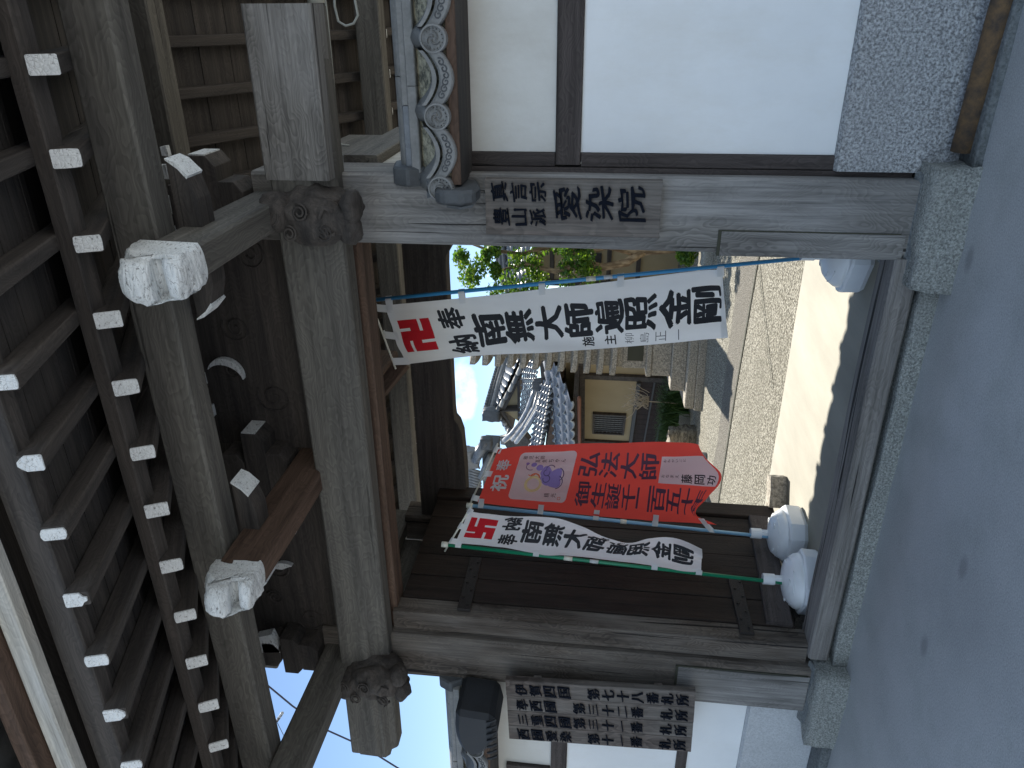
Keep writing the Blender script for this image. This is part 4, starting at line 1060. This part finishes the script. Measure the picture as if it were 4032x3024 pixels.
# -- banner 3: white, seen from its back
b3 = empty('prayer_banner', (-3.34, 4.05, .38), 'rumpled white banner on a green pole, seen from its back against the open door leaf', 'banner')
pa, pb = (-3.345, 4.05, .24), (-3.228, 4.05, 2.53)
A3 = [(0, V3((-3.205, 4.04, 2.471))), (.22, V3((-3.215, 4.04, 2.114))), (.375, V3((-3.243, 4.04, 1.862))), (.48, V3((-3.238, 4.04, 1.695))), (.74, V3((-3.256, 4.04, 1.263))), (.91, V3((-3.292, 4.04, .976))), (1, V3((-3.285, 4.04, .846)))]
B3 = [(0, V3((-2.926, 4.04, 2.364))), (.17, V3((-2.944, 4.04, 2.111))), (.39, V3((-2.947, 4.04, 1.773))), (.60, V3((-3.040, 4.01, 1.447))), (.69, V3((-3.050, 4.0, 1.316))), (.77, V3((-3.0, 3.99, 1.198))), (.87, V3((-3.006, 4.0, 1.051))), (1, V3((-3.115, 4.03, .855)))]
C3 = Cloth(A3, B3, 0, 2.2, .034)
cl = C3.sheet('cloth', C_WHITE, b3)
C3.flat('emblem', manji(.78, .24, .035, .145), C_PRED, cl)
ink = [gly('奉', .45, .10, .165, .245, .045, brush=.02), gly('納', .92, .55, .165, .245, .045, brush=.02)]
for i, ch in enumerate('南無大師遍照金剛'):
    ink.append(gly(ch, .86, .27, .250+.0885*i, .250+.0885*i+.084, .045 if ch in '遍照剛' else .056, brush=.05))
ink.append(gly('施', .98, .86, .56, .60, .03)); ink.append(gly('主', .98, .85, .63, .66, .03))
C3.flat('lettering', ink, INK, cl)
pole(b3, pa, pb, .0125, P_GREEN, P_CREAM); tube('pole_joint', [V3(pa).lerp(V3(pb), .63), V3(pa).lerp(V3(pb), .655)], .0155, P_CREAM, b3, 12); tube('pole_label', [V3(pa).lerp(V3(pb), .555), V3(pa).lerp(V3(pb), .58)], .0131, P_TAB, b3, 12)
ca, cb = V3((-3.288, 4.055, 2.548)), V3((-2.905, 4.055, 2.352)); tube('crossbar', [ca, cb], .0065, P_CREAM, b3, 8)
tabs(b3, C3, (.02, .33, .80, .985), pa, pb, .0125, -1); top_loops(b3, C3, (.06, .52, .97), ca, cb, .007)

# water-filled plastic bases
def stand(x, y, label, rot):
    g_ = empty('banner_stand', (x, y, .1), label, 'banner stand', 'white plastic banner stands')
    M = Matrix.Translation((x, y, .1)) @ Matrix.Rotation(rot, 4, 'Z')
    n = 48; vs, fs = [], []
    prof = [(.205, 0, 1), (.222, .025, 1), (.226, .11, 1), (.215, .122, 1), (.192, .124, .6), (.186, .135, .3), (.178, .15, .1), (.155, .178, 0), (.12, .206, 0), (.06, .222, 0), (.034, .228, 0)]
    for (r, z, sq) in prof:
        for i in range(n):
            a = 2*math.pi*i/n; c = abs(math.cos(a)); s_ = abs(math.sin(a)); k = 1/max(c, s_, (c+s_)/1.25); rr = r*((1-sq)*1+sq*k*.93)
            vs.append((math.cos(a)*rr, math.sin(a)*rr, z))
    for j in range(len(prof)-1):
        for i in range(n): i2 = (i+1) % n; fs.append((j*n+i, j*n+i2, (j+1)*n+i2, (j+1)*n+i))
    fs.append(tuple(range(n-1, -1, -1))); fs.append(tuple((len(prof)-1)*n+i for i in range(n)))
    o = obj('tank', vs, fs, P_WHITE, g_, M, True)
    for p in o.data.polygons: p.use_smooth = sum(o.data.vertices[i].co.z for i in p.vertices)/len(p.vertices) > .128
    for k in range(4):
        a = k*math.pi/2+.4; cx, cy = math.cos(a)*.112, math.sin(a)*.112
        pts = [(cx+math.cos(q)*.018, cy+math.sin(q)*.018, .206) for q in [2*math.pi*i/12 for i in range(13)]]
        vs, fs = tube_data(pts, .004, 5); obj('boss', vs, fs, P_WHITE, g_, M, True)
        pts = [(math.cos(a+b)*.150, math.sin(a+b)*.150, .184) for b in [(-.5+i*.1) for i in range(11)]]
        vs, fs = tube_data(pts, .004, 5); obj('rib', vs, fs, P_WHITE, g_, M, True)
    vs, fs = tube_data([(0, 0, .22), (0, 0, .295)], .026, 14); obj('socket', vs, fs, P_WHITE, g_, M, True)
    for k in range(10):
        a = 2*math.pi*k/10; vs, fs = tube_data([(math.cos(a)*.027, math.sin(a)*.027, .195), (math.cos(a)*.027, math.sin(a)*.027, .275)], .003, 4); obj('groove', vs, fs, P_WHITE, g_, M, True)
    vs, fs = tube_data([(0, 0, .272), (0, 0, .345)], .036, 16); obj('clamp_ring', vs, fs, P_WHITE, g_, M, False)
stand(-1.265, 4.42, 'white plastic banner base half hidden behind the right gate post', .3)
stand(-3.345, 4.57, 'white plastic banner base under the red banner', .75)
stand(-3.335, 4.07, 'white plastic banner base of the green pole, behind the threshold', .2)
# litter: chiselled stone block, crumpled bark and stones behind the door leaf
sb = empty('stone_block', (-3.37, 5.1, .1), 'rough chiselled stone block lying on the sunny concrete beyond the banner bases', 'stone block')
o = rough_block('block', (-.12, -.07, 0), (.12, .07, .12), STONE_P, None, .008, 6, 41); WM[o.name] = Matrix.Translation((-3.36, 5.15, .16)) @ Euler((0, 0, .5)).to_matrix().to_4x4()
o.parent = sb; o.matrix_local = WM[sb.name].inverted() @ WM[o.name]
bk = empty('fallen_log', (-3.8, 4.4, .1), 'weathered split log lying under the open door leaf', 'log')
beam('trunk', (-3.86, 5.0, .18), (-3.62, 3.95, .15), .17, .15, W_POSTB, bk, ch=.05, seg=16, wob=.045)
beam('broken_branch', (-3.70, 4.72, .21), (-3.60, 4.15, .2), .07, .06, W_PALE, bk, ch=.02, seg=10, wob=.03)

# ------------------------------------------------------------------ stone pagoda
pg = empty('stone_pagoda', (-4.585, 10.807, .09), 'tall many-tiered stone pagoda behind the long white banner', 'stone pagoda')
MP = Matrix.Translation((-4.585, 10.807, .196)) @ Matrix.Rotation(R(9), 4, 'Z') @ Matrix.Scale(.93, 4)
def tier(zb, hw, th, hb, wb):
    """roof slab with upturned corners over a squat body"""
    n = 6; vs, fs = [], []
    pts = []
    for (sx, sy, ex, ey) in ((-1, -1, 1, -1), (1, -1, 1, 1), (1, 1, -1, 1), (-1, 1, -1, -1)):
        for i in range(n): f = i/n; pts.append((sx+(ex-sx)*f, sy+(ey-sy)*f))
    m = len(pts)
    for z0, k, l_ in ((0, .90, .012), (0.0, 1, .022), (th*.62, 1.0, .03), (th, .72, .0)):
        for (x, y) in pts:
            c = (abs(x)*abs(y))**3; vs.append((x*hw*k, y*hw*k, z0+c*l_*1.2))
    for j in range(3):
        for i in range(m): i2 = (i+1) % m; fs.append((j*m+i, j*m+i2, (j+1)*m+i2, (j+1)*m+i))
    fs.append(tuple(range(m-1, -1, -1))); fs.append(tuple(3*m+i for i in range(m)))
    vs = [(a+noise.noise(Vector((a*9, b*9, zb)))*.006, b, c) for a, b, c in vs]
    r_ = obj('roof_slab', vs, fs, STONE_P, pg, MP @ Matrix.Translation((0, 0, zb)))
    v2, f2 = box_data((-wb, -wb, -hb), (wb, wb, 0)); obj('neck', v2, f2, STONE_P, r_, MP @ Matrix.Translation((0, 0, zb)))
zt = 1.215
for k in range(12):
    tier(zt+.208*k, .405-.0055*k, .118, .095, .285-.006*k)
def pbox(nm, lo, hi, par=pg):
    vs, fs = box_data(lo, hi); o = obj(nm, [Vector(v)+noise.noise_vector(Vector(v)*5)*.01 for v in vs], fs, STONE_P, par, MP)
    md = o.modifiers.new('b', 'BEVEL'); md.width = .012; md.segments = 1; return o
bd = pbox('body', (-.30, -.30, .72), (.30, .30, 1.13)); vs, fs = box_data((-.17, -.312, .80), (.10, -.30, 1.05)); obj('niche_shade', vs, fs, JOINT, bd, MP)  # flat dark plate: a recess's shade put into colour, the body has no hollow
pbox('pedestal', (-.40, -.40, .665), (.40, .40, .75)); pbox('pedestal', (-.385, -.385, .36), (.385, .385, .665)); pbox('step', (-.56, -.56, .14), (.56, .56, .365)); pbox('step', (-.78, -.78, .0), (.78, .78, .145)); pbox('footing', (-.80, -.80, -.13), (.80, .80, .0))
tube('finial', [MP @ Vector((0, 0, zt+.208*12-.07)), MP @ Vector((0, 0, zt+.208*12+.15)), MP @ Vector((0, 0, zt+.208*12+.4))], [.12, .09, .02], STONE_P, pg, 10)

# ------------------------------------------------------------------ temple hall beyond the courtyard
OB = Vector((-7.047, 12.28, 0)); DB = Vector((-.809, .588, 0)); NB = Vector((-.588, -.809, 0))   # s along wall (away to the left), n towards us
HS = 1.12     # the hall is a little larger than life-size estimates and stands on slightly lower ground
OB = Vector((-7.893, 13.754, -.186))
def HB(s, z, n=0.0): return OB+(DB*s+NB*n+Vector((0, 0, z)))*HS
hall = empty('temple_hall', HB(0, 0), 'tan plastered temple building with a lattice window, dark wainscot and silvery tiled roofs', 'building')
def hbox(nm, s0, s1, z0, z1, n0, n1, mat, par=None):
    vs = [HB(s, z, n) for s in (s0, s1) for z in (z0, z1) for n in (n0, n1)]
    return objw(nm, vs, [(0, 1, 3, 2), (4, 6, 7, 5), (0, 4, 5, 1), (2, 3, 7, 6), (0, 2, 6, 4), (1, 5, 7, 3)], mat, par or hall)
wall = hbox('wall', -2.95, 3.6, 0, 2.1, -.25, 0, TAN)
hbox('corner_post', -2.42, -2.28, .1, 1.95, 0, .05, W_RAFT); hbox('corner_post', .14, .28, .1, 1.95, 0, .05, W_RAFT); hbox('corner_post', 2.9, 3.05, .1, 1.95, 0, .05, W_RAFT)
hbox('wall_plate', -2.95, 3.6, 1.80, 1.90, .0, .045, W_RAFT)
hbox('wainscot_cap', -2.28, .14, .93, .985, 0, .09, LATT)
for k in range(12):
    a = -2.27+.2*k; hbox('wainscot_board', a, a+.194, .18, .93, 0, .03, WAINS)
hbox('wainscot_batten', -2.28, .14, .70, .725, .03, .055, LATT); hbox('wainscot_batten', -2.28, .14, .485, .51, .03, .055, LATT); hbox('foundation', -2.95, 3.6, .0, .19, 0, .06, GRANITE)
wn = hbox('window', -1.0, -.235, 1.12, 1.63, -.02, .008, WDARK)
for k in range(8): z = 1.135+.066*k; hbox('lattice_bar', -1.0, -.235, z, z+.016, .012, .028, LATT, wn)
for k in range(10): s_ = -.995+.0835*k; hbox('lattice_bar', s_, s_+.018, 1.12, 1.63, .028, .04, LATT, wn)
for (a, b, c, d) in ((-1.03, -.205, 1.625, 1.66), (-1.03, -.205, 1.09, 1.125), (-1.03, -.995, 1.12, 1.63), (-.24, -.205, 1.12, 1.63)): hbox('window_frame', a, b, c, d, 0, .05, W_RAFT, wn)
tube('gutter', [HB(-2.75, 1.86, .62), HB(3.7, 1.86, .62)], .035, COPPER, hall, 8)
hbox('eave_board', -2.7, 3.7, 1.88, 1.93, .54, .58, W_RAFT); hbox('soffit', -2.7, 3.7, 1.935, 1.95, -.2, .6, W_RAFT)
for k in range(40): s_ = -2.7+.16*k; hbox('eave_rafter', s_, s_+.05, 1.88, 1.934, .05, .54, W_RAFT)
tile_field('lean_to_tiles', HB(-2.75, 1.95, .64), HB(3.7, 1.95, .64), HB(-2.75, 2.50, -.55), HB(3.7, 2.50, -.55), 18, 4, TILE_F, hall, .06, .05)
hbox('upper_wall', -2.4, 3.6, 2.05, 2.6, -1.3, -.58, W_RAFT)
# entrance roof with its sweeping ridges
e0, e1 = HB(-1.85, 2.33, -.10), HB(1.6, 2.73, -.10)
tile_field('entrance_tiles', e0, e1, HB(-.75, 2.60, -.75), HB(2.9, 3.10, -.75), 13, 4, TILE_F, hall, .045, .045)
for k in range(13):
    f = (k+.84)/13; q = e0.lerp(e1, f)
    vs, fs = tube_data([q+NB*.06, q-NB*.05], .052, 9); objw('round_eave_tile', vs, fs, TILE_D, hall)
hs = [HB(-1.75, 2.26, -.2), HB(1.5, 2.62, -.2), HB(1.5, 2.36, -.25), HB(-1.75, 2.16, -.25)]
objw('entrance_fascia', hs+[v-NB*.4 for v in hs], [(0, 1, 2, 3), (4, 7, 6, 5), (0, 4, 5, 1), (3, 2, 6, 7), (0, 3, 7, 4), (1, 5, 6, 2)], W_BROWN, hall)
for pts_, rr, mt in (([(-.13, 2.76, -.9), (.3, 2.86, -.9), (.93, 3.0, -.9), (1.48, 3.17, -.9), (2.11, 3.42, -.9), (2.5, 3.62, -.9)], .055, TILE_F),
                     ([(-.21, 2.715, -.85), (.42, 2.82, -.85), (1.2, 3.02, -.85), (1.9, 3.29, -.85)], .045, TILE_D),
                     ([(-.29, 2.67, -.8), (.54, 2.82, -.8), (1.48, 3.11, -.8), (2.2, 3.40, -.8)], .05, TILE_F),
                     ([(-.36, 2.63, -.75), (.5, 2.78, -.75), (1.42, 3.06, -.75)], .04, TILE_D),
                     ([(-.42, 2.59, -.7), (.49, 2.75, -.7), (1.39, 3.03, -.7), (2.1, 3.30, -.7)], .055, TILE_F)):
    tube('sweeping_ridge', [HB(*p_) for p_ in pts_], rr, mt, hall, 9)
rough_block('ridge_end_tile', HB(-.32, 2.64, -.85)-Vector((.10, .10, .05)), HB(-.32, 2.64, -.85)+Vector((.10, .10, .20)), TILE_D, hall, .03, 4, 55)
rough_block('ridge_end_tile', HB(-.62, 2.48, -.75)-Vector((.09, .09, .06)), HB(-.62, 2.48, -.75)+Vector((.09, .09, .16)), TILE_D, hall, .03, 4, 58)
# gabled main roof above
GA = HB(3.92, 4.09, -2.3); GR = HB(1.13, 3.20, -2.3); GL = HB(5.39, 3.86, -2.3)
BK = HB(5.16, 4.05, -4.6)-GA
gv = [HB(4.71, 3.58, -2.4), HB(2.42, 3.42, -2.4), HB(4.0, 3.98, -2.4)]
objw('gable_wall', gv+[v-NB*.15 for v in gv], [(0, 1, 2), (5, 4, 3), (0, 3, 4, 1), (1, 4, 5, 2), (2, 5, 3, 0)], TAN, hall)
beam('gable_tie', HB(4.9, 3.58, -2.3), HB(2.2, 3.40, -2.3), .08, .07, W_RAFT, hall, (0, 0, 1)); beam('gable_strut', HB(3.75, 3.5, -2.32), HB(3.85, 3.98, -2.32), .06, .16, W_RAFT, hall, NB)
GR2 = HB(.2, 2.97, -2.3)
tile_field('main_roof_tiles', GR2, GR2+BK, GA, GA+BK, 9, 12, TILE_F, hall, .05, .045)
objw('main_roof_body', [GA-Vector((0, 0, .06)), GR2-Vector((0, 0, .06)), GR2+BK-Vector((0, 0, .06)), GA+BK-Vector((0, 0, .06)), GL-Vector((0, 0, .05)), GL+BK-Vector((0, 0, .05))], [(0, 1, 2, 3), (0, 3, 5, 4)], W_RAFT, hall)
tile_field('main_roof_tiles', GL+BK, GL, GA+BK, GA, 9, 5, TILE_F, hall, .05, .045)
for a_, b_ in ((GA, GR2), (GA, GL)):
    n_ = 9
    for k in range(n_):
        p0_, p1_ = a_.lerp(b_, k/n_), a_.lerp(b_, (k+.96)/n_); sag = Vector((0, 0, -.10*math.sin(math.pi*(k+.5)/n_)))
        tube('verge_tile', [p0_+sag+NB*.06, p1_+sag+NB*.06], [.062, .056], TILE if k % 2 else TILE_D, hall, 8)
    beam('barge_board', a_-Vector((0, 0, .15)), b_-Vector((0, 0, .17)), .05, .15, W_RAFT, hall, (0, 0, 1))
for k in range(3): tube('main_ridge', [GA+Vector((0, 0, .07+.085*k)), GA+BK+Vector((0, 0, .07+.085*k))], .06-.006*k, (TILE_D, TILE, TILE_D)[k], hall, 8)
for k in range(22): q_ = GA.lerp(GA+BK, k/21); rough_block('ridge_bead', q_+Vector((-.05, -.05, .27)), q_+Vector((.05, .05, .36)), TILE_D, hall, .008, 1, k)
rough_block('ridge_end_tile', GA+NB*.12-Vector((.17, .12, .12)), GA+NB*.12+Vector((.17, .12, .34)), TILE_D, hall, .04, 4, 61)
# skirt roof under the gable
tile_field('skirt_tiles', HB(-.8, 2.67, -1.2), HB(1.7, 3.02, -1.2), HB(.6, 3.16, -2.2), HB(4.39, 3.53, -2.2), 13, 7, TILE_F, hall, .045, .045)
# hip corner at the left with its small round ends, shaded eave below
tube('corner_ridge', [HB(2.6, 3.50, -1.2), HB(3.3, 3.62, -1.5), HB(3.8, 3.69, -1.6), HB(3.93, 3.84, -1.6), HB(4.07, 4.03, -1.6), HB(4.14, 4.22, -1.6)], .075, TILE_D, hall, 9)
for c_ in ((4.0, 3.80, -1.55), (4.1, 4.02, -1.55), (4.16, 4.25, -1.55)): rough_block('ridge_end_tile', HB(*c_)-Vector((.085, .085, .08)), HB(*c_)+Vector((.085, .085, .10)), TILE, hall, .02, 3, int(c_[1]*50))
q4 = [HB(3.5, 3.74, -1.25), HB(2.75, 3.28, -1.25), HB(3.4, 3.10, -1.25), HB(4.4, 3.6, -1.25)]
objw('corner_soffit', q4+[v-NB*.2 for v in q4], [(0, 1, 2, 3), (4, 7, 6, 5), (0, 4, 5, 1), (1, 5, 6, 2), (2, 6, 7, 3), (3, 7, 4, 0)], W_RAFT, hall)
# ridge end with carved face tile over a ribbed coping, nearer to us at the left
st = empty('tiled_side_wall', (-5.6, 8.5, .1), 'ribbed tile wall coping with a carved ridge end seen above the red banner', 'wall')
def sbox(nm, lo, hi, mat):
    vs, fs = box_data(lo, hi); return objw(nm, vs, fs, mat, st)
sbox('wall_body', (-9.0, 8.75, 0), (-5.75, 8.95, 2.9), TAN)
for k in range(14): tube('roll_tile', [(-5.47-.045*k, 8.5, 3.31), (-5.47-.045*k, 8.46, 3.19), (-5.46-.045*k, 8.40, 3.07)], .020, TILE, st, 7)
for k in range(7): tube('ridge_course', [(-5.42, 8.56, 3.31-.0*k), (-8.5, 8.56, 3.35)], .03, TILE_D, st, 6) if k == 0 else None
rough_block('ridge_end_tile', (-5.43, 8.42, 3.10), (-5.17, 8.56, 3.33), TILE, st, .035, 7, 80)
tube('cover_tile', [(-5.30, 8.4, 3.14), (-5.12, 8.4, 3.06), (-4.98, 8.4, 2.97)], [.055, .07, .075], TILE_F, st, 10)
rough_block('cover_end_tile', (-5.07, 8.33, 2.90), (-4.93, 8.45, 3.05), TILE_D, st, .015, 3, 84)
tube('cover_tile', [(-5.55, 8.4, 3.05), (-5.38, 8.4, 2.98), (-5.2, 8.4, 2.90)], [.06, .07, .075], TILE, st, 10)
sbox('eave_tile_bed', (-6.2, 8.45, 2.86), (-5.12, 8.8, 3.05), TILE_D)

# hall at the right behind the tree
h2 = empty('side_hall', (-3.6, 15.3, .1), 'tan timber-framed hall with a curved tiled roof behind the garden tree', 'building')
def b2_(nm, lo, hi, mat): vs, fs = box_data(lo, hi); return objw(nm, vs, fs, mat, h2)
b2_('wall', (-5.15, 15.3, .09), (-.4, 15.6, 3.05), TAN)
for z in (.85, 1.45, 1.95, 2.28, 2.62): b2_('beam', (-5.17, 15.25, z), (-.4, 15.3, z+.09), W_RAFT)
for x in (-5.17, -4.3, -3.4, -2.5): b2_('post', (x, 15.23, .09), (x+.12, 15.3, 3.0), W_RAFT)
b2_('window', (-4.85, 15.24, 1.65), (-4.45, 15.28, 1.93), WDARK)
b2_('soffit', (-5.9, 14.6, 2.98), (-.3, 15.6, 3.02), W_RAFT)
tile_field('roof_tiles', (-5.95, 14.45, 3.04), (-.3, 14.45, 3.04), (-4.95, 16.2, 3.75), (-.3, 16.2, 3.95), 22, 7, TILE_F, h2, .05, .05)
for k in range(5): tube('ridge', [(-6.0, 14.5, 3.12+.02*k), (-5.55, 15.2, 3.40+.03*k), (-5.1, 15.9, 3.72+.04*k), (-3.5, 16.2, 3.88+.05*k), (-.3, 16.2, 4.0+.05*k)], .05, (TILE_D, TILE)[k % 2], h2, 6)

# ------------------------------------------------------------------ planting
def leaves(name, centres, n, mat, parent, size=.035, seed=3):
    q = random.Random(seed); vs, fs = [], []
    for _ in range(n):
        c, r = q.choice(centres)
        d = Vector((q.gauss(0, 1), q.gauss(0, 1), q.gauss(0, 1))).normalized()*r*(q.random()**.45)
        p = Vector(c)+Vector((d.x, d.y, d.z*.7)); s_ = size*q.uniform(.6, 1.4)
        a = Vector((q.gauss(0, 1), q.gauss(0, 1), q.gauss(0, .6))).normalized(); b = a.cross(Vector((q.gauss(0, 1), q.gauss(0, 1), q.gauss(0, 1)))).normalized()*.5
        k = len(vs); vs += [p-a*s_, p+b*s_, p+a*s_, p-b*s_]; fs.append((k, k+1, k+2, k+3))
    o = obj(name, vs, fs, mat, parent); o['kind'] = 'stuff'; return o
tr = empty('garden_tree', (-3.3, 12.0, .1), 'crooked smooth-barked garden tree with bright sunlit leaves beside the right gate post', 'tree')
limbs = [([(-2.62, 9.75, .08), (-2.72, 9.72, .45), (-2.78, 9.7, .9), (-2.70, 9.7, 1.25), (-2.82, 9.65, 1.6), (-2.72, 9.6, 1.95), (-2.60, 9.7, 2.4)], [.12, .10, .085, .085, .06, .045, .03]),
         ([(-2.76, 9.7, .75), (-2.92, 9.6, 1.0), (-2.98, 9.55, 1.3), (-2.90, 9.5, 1.55), (-3.02, 9.45, 1.9), (-2.95, 9.5, 2.3), (-3.05, 9.5, 2.65)], [.06, .055, .05, .045, .035, .028, .015]),
         ([(-2.72, 9.7, 1.2), (-2.5, 9.7, 1.5), (-2.3, 9.75, 2.0), (-2.1, 9.8, 2.6)], [.05, .045, .035, .015]),
         ([(-2.98, 9.55, 1.4), (-3.2, 9.5, 1.55), (-3.35, 9.5, 1.85)], [.03, .022, .01]),
         ([(-2.72, 9.6, 1.95), (-2.85, 9.6, 2.35), (-2.8, 9.6, 2.8), (-2.7, 9.6, 3.1)], [.035, .028, .02, .01])]
TS = Matrix.Translation((-3.35, 12.0, .1)) @ Matrix.Diagonal((1.25, 1.25, 1.25, 1)) @ Matrix.Translation((2.70, -9.65, -.1))
for i, (p_, r_) in enumerate(limbs): tube('trunk' if i == 0 else 'branch', [TS @ Vector(a) for a in p_], [r*1.25 for r in r_], BARK, tr, 9)
q = random.Random(12); cs = []
for _ in range(46):
    z = q.uniform(1.5, 3.15); cs.append(((q.uniform(-3.35, -1.7), 9.6+q.uniform(-.6, .6), z), q.uniform(.09, .2)))
for c in ((-3.1, 9.5, 3.05), (-2.95, 9.5, 2.85), (-3.2, 9.4, 2.5), (-3.15, 9.4, 2.2), (-3.0, 9.5, 1.75), (-3.3, 9.4, 1.75), (-2.9, 9.5, 2.4), (-3.05, 9.5, 1.45)): cs.append((c, .2))
cs = [(TS @ Vector(c), r*1.25) for c, r in cs]
leaves('foliage', cs, 15000, LEAF, tr, .036)
hd = empty('low_shrub', (-3.1, 10.8, .1), 'low clipped shrub at the foot of the garden tree', 'shrub')
leaves('foliage', [((-2.6-.16*k, 10.8, .42), .24) for k in range(4)], 3500, LEAF, hd, .03, 5)
rk = empty('edging_stones', (-3.2, 10.6, .1), 'row of grey edging stones in front of the clipped shrub', 'stones')
for k in range(5): rough_block('stone', (-3.55+.34*k, 10.42, .07), (-3.26+.34*k, 10.62, .24), GRANITE, rk, .02, 4, 90+k)
# grass clump and dry twigs beside the pagoda
gr = empty('grass_clump', (-6.2, 11.3, .1), 'arching green grass clump between the stone pagoda and the dark wainscot', 'grass')
q = random.Random(5); vs, fs = [], []
for _ in range(1500):
    bx, by = -6.15+q.gauss(0, .28), 11.55+q.gauss(0, .2); a = q.uniform(0, 6.28); ln = q.uniform(.25, .75); ld = Vector((math.cos(a), math.sin(a), 0)); sd_ = Vector((-ld.y, ld.x, 0))*.008
    k = len(vs)
    for i in range(5): f = i/4; p = Vector((bx, by, .1))+ld*ln*f*f*.65+Vector((0, 0, ln*(f-.45*f*f)*1.25)); w_ = sd_*(1-f*.9); vs += [p-w_, p+w_]
    for i in range(4): fs.append((k+2*i, k+2*i+1, k+2*i+3, k+2*i+2))
o = obj('blades', vs, fs, GRASS, gr); o['kind'] = 'stuff'
tw = empty('dry_plant', (-5.85, 11.4, .1), 'leafless pale twigs rising beside the stone pagoda', 'plant')
parts = []
for _ in range(34):
    p = Vector((-5.78+q.gauss(0, .07), 11.35, .75)); pts = [p]
    for i in range(5): p = p+Vector((q.gauss(0, .05), q.gauss(0, .03), q.uniform(.01, .11))); pts.append(p)
    parts.append(tube_data(pts, .0045, 4))
parts.append(tube_data([(-5.85, 11.4, .1), (-5.82, 11.38, .5), (-5.8, 11.35, .85)], .008, 5))
objw('twigs', *merge(parts), TWIG, tw)
gs = empty('garden_stone', (-5.86, 10.2, .1), 'pointed brown garden stone standing at the edge of the red banner', 'stone')
o = rough_block('stone', (-.2, -.13, 0), (.2, .13, .42), GSTONE, None, .05, 6, 33, .45); WM[o.name] = Matrix.Translation((-5.93, 10.25, .29)) @ Euler((0, .1, .3)).to_matrix().to_4x4(); o.parent = gs; o.matrix_local = WM[gs.name].inverted() @ WM[o.name]
# low stone platform whose dark side shows behind the red banner
pf = empty('stone_platform', (-6.3, 9.3, .1), 'low stone platform with a dark shaded edge left of the path', 'platform')
prism('slab', [(-5.35, 9.05), (-8.5, 8.55), (-8.5, 9.95), (-5.9, 9.75)], 2, .08, .26, GRANITE, pf, bev=.01)

# ------------------------------------------------------------------ cable, lamp holder, overhead wire
cb_ = empty('power_cable', (-.6, 3.9, 2.9), 'thin pale cable clipped along the beam behind the right end of the roof', 'cable')
tube('cable', [(.35, 3.95, 2.955), (.016, 3.95, 2.945), (-.19, 3.95, 2.947), (-.43, 3.95, 2.950), (-.58, 3.95, 2.958), (-.612, 3.95, 2.945), (-.617, 3.95, 2.90)], .006, CABLE, cb_, 6)
tube('hanging_loop', [(.10, 3.9, 2.88), (.03, 3.9, 2.885), (-.035, 3.9, 2.875), (-.055, 3.9, 2.84), (-.045, 3.9, 2.80), (-.01, 3.9, 2.775), (.07, 3.9, 2.785), (.2, 3.9, 2.80)], .006, CABLE, cb_, 6)
jb = empty('junction_box', (.1, 3.93, 2.98), 'cream plastic junction box at the top of the pale cable', 'electrical box')
tube('body', [(.045, 3.93, 2.985), (.16, 3.93, 2.985)], .04, P_CREAM, jb, 14)
ow = empty('overhead_wire', (-15, 12, 8), 'dark overhead wire with an insulator bundle crossing the sky left of the gate', 'wire')
tube('wire', [(-13.0, 12, 10.0), (-14.02, 12, 8.89), (-14.61, 12, 8.384), (-15.32, 12, 7.622), (-15.66, 12, 6.964), (-15.91, 12, 6.587), (-16.39, 12, 5.988), (-17.3, 12, 4.7)], .022, WIRE, ow, 6)
tube('wire', [(-13.5, 12, 9.2), (-15.2, 12, 8.86), (-15.9, 12, 8.7)], .008, WIRE, ow, 5)
for k in range(4): tube('insulator', [(-15.18+.05*k, 12, 8.86-.03*k), (-15.02+.05*k, 12, 8.76-.03*k)], .035, TILE_S if k % 2 else W_RAFT, ow, 8)
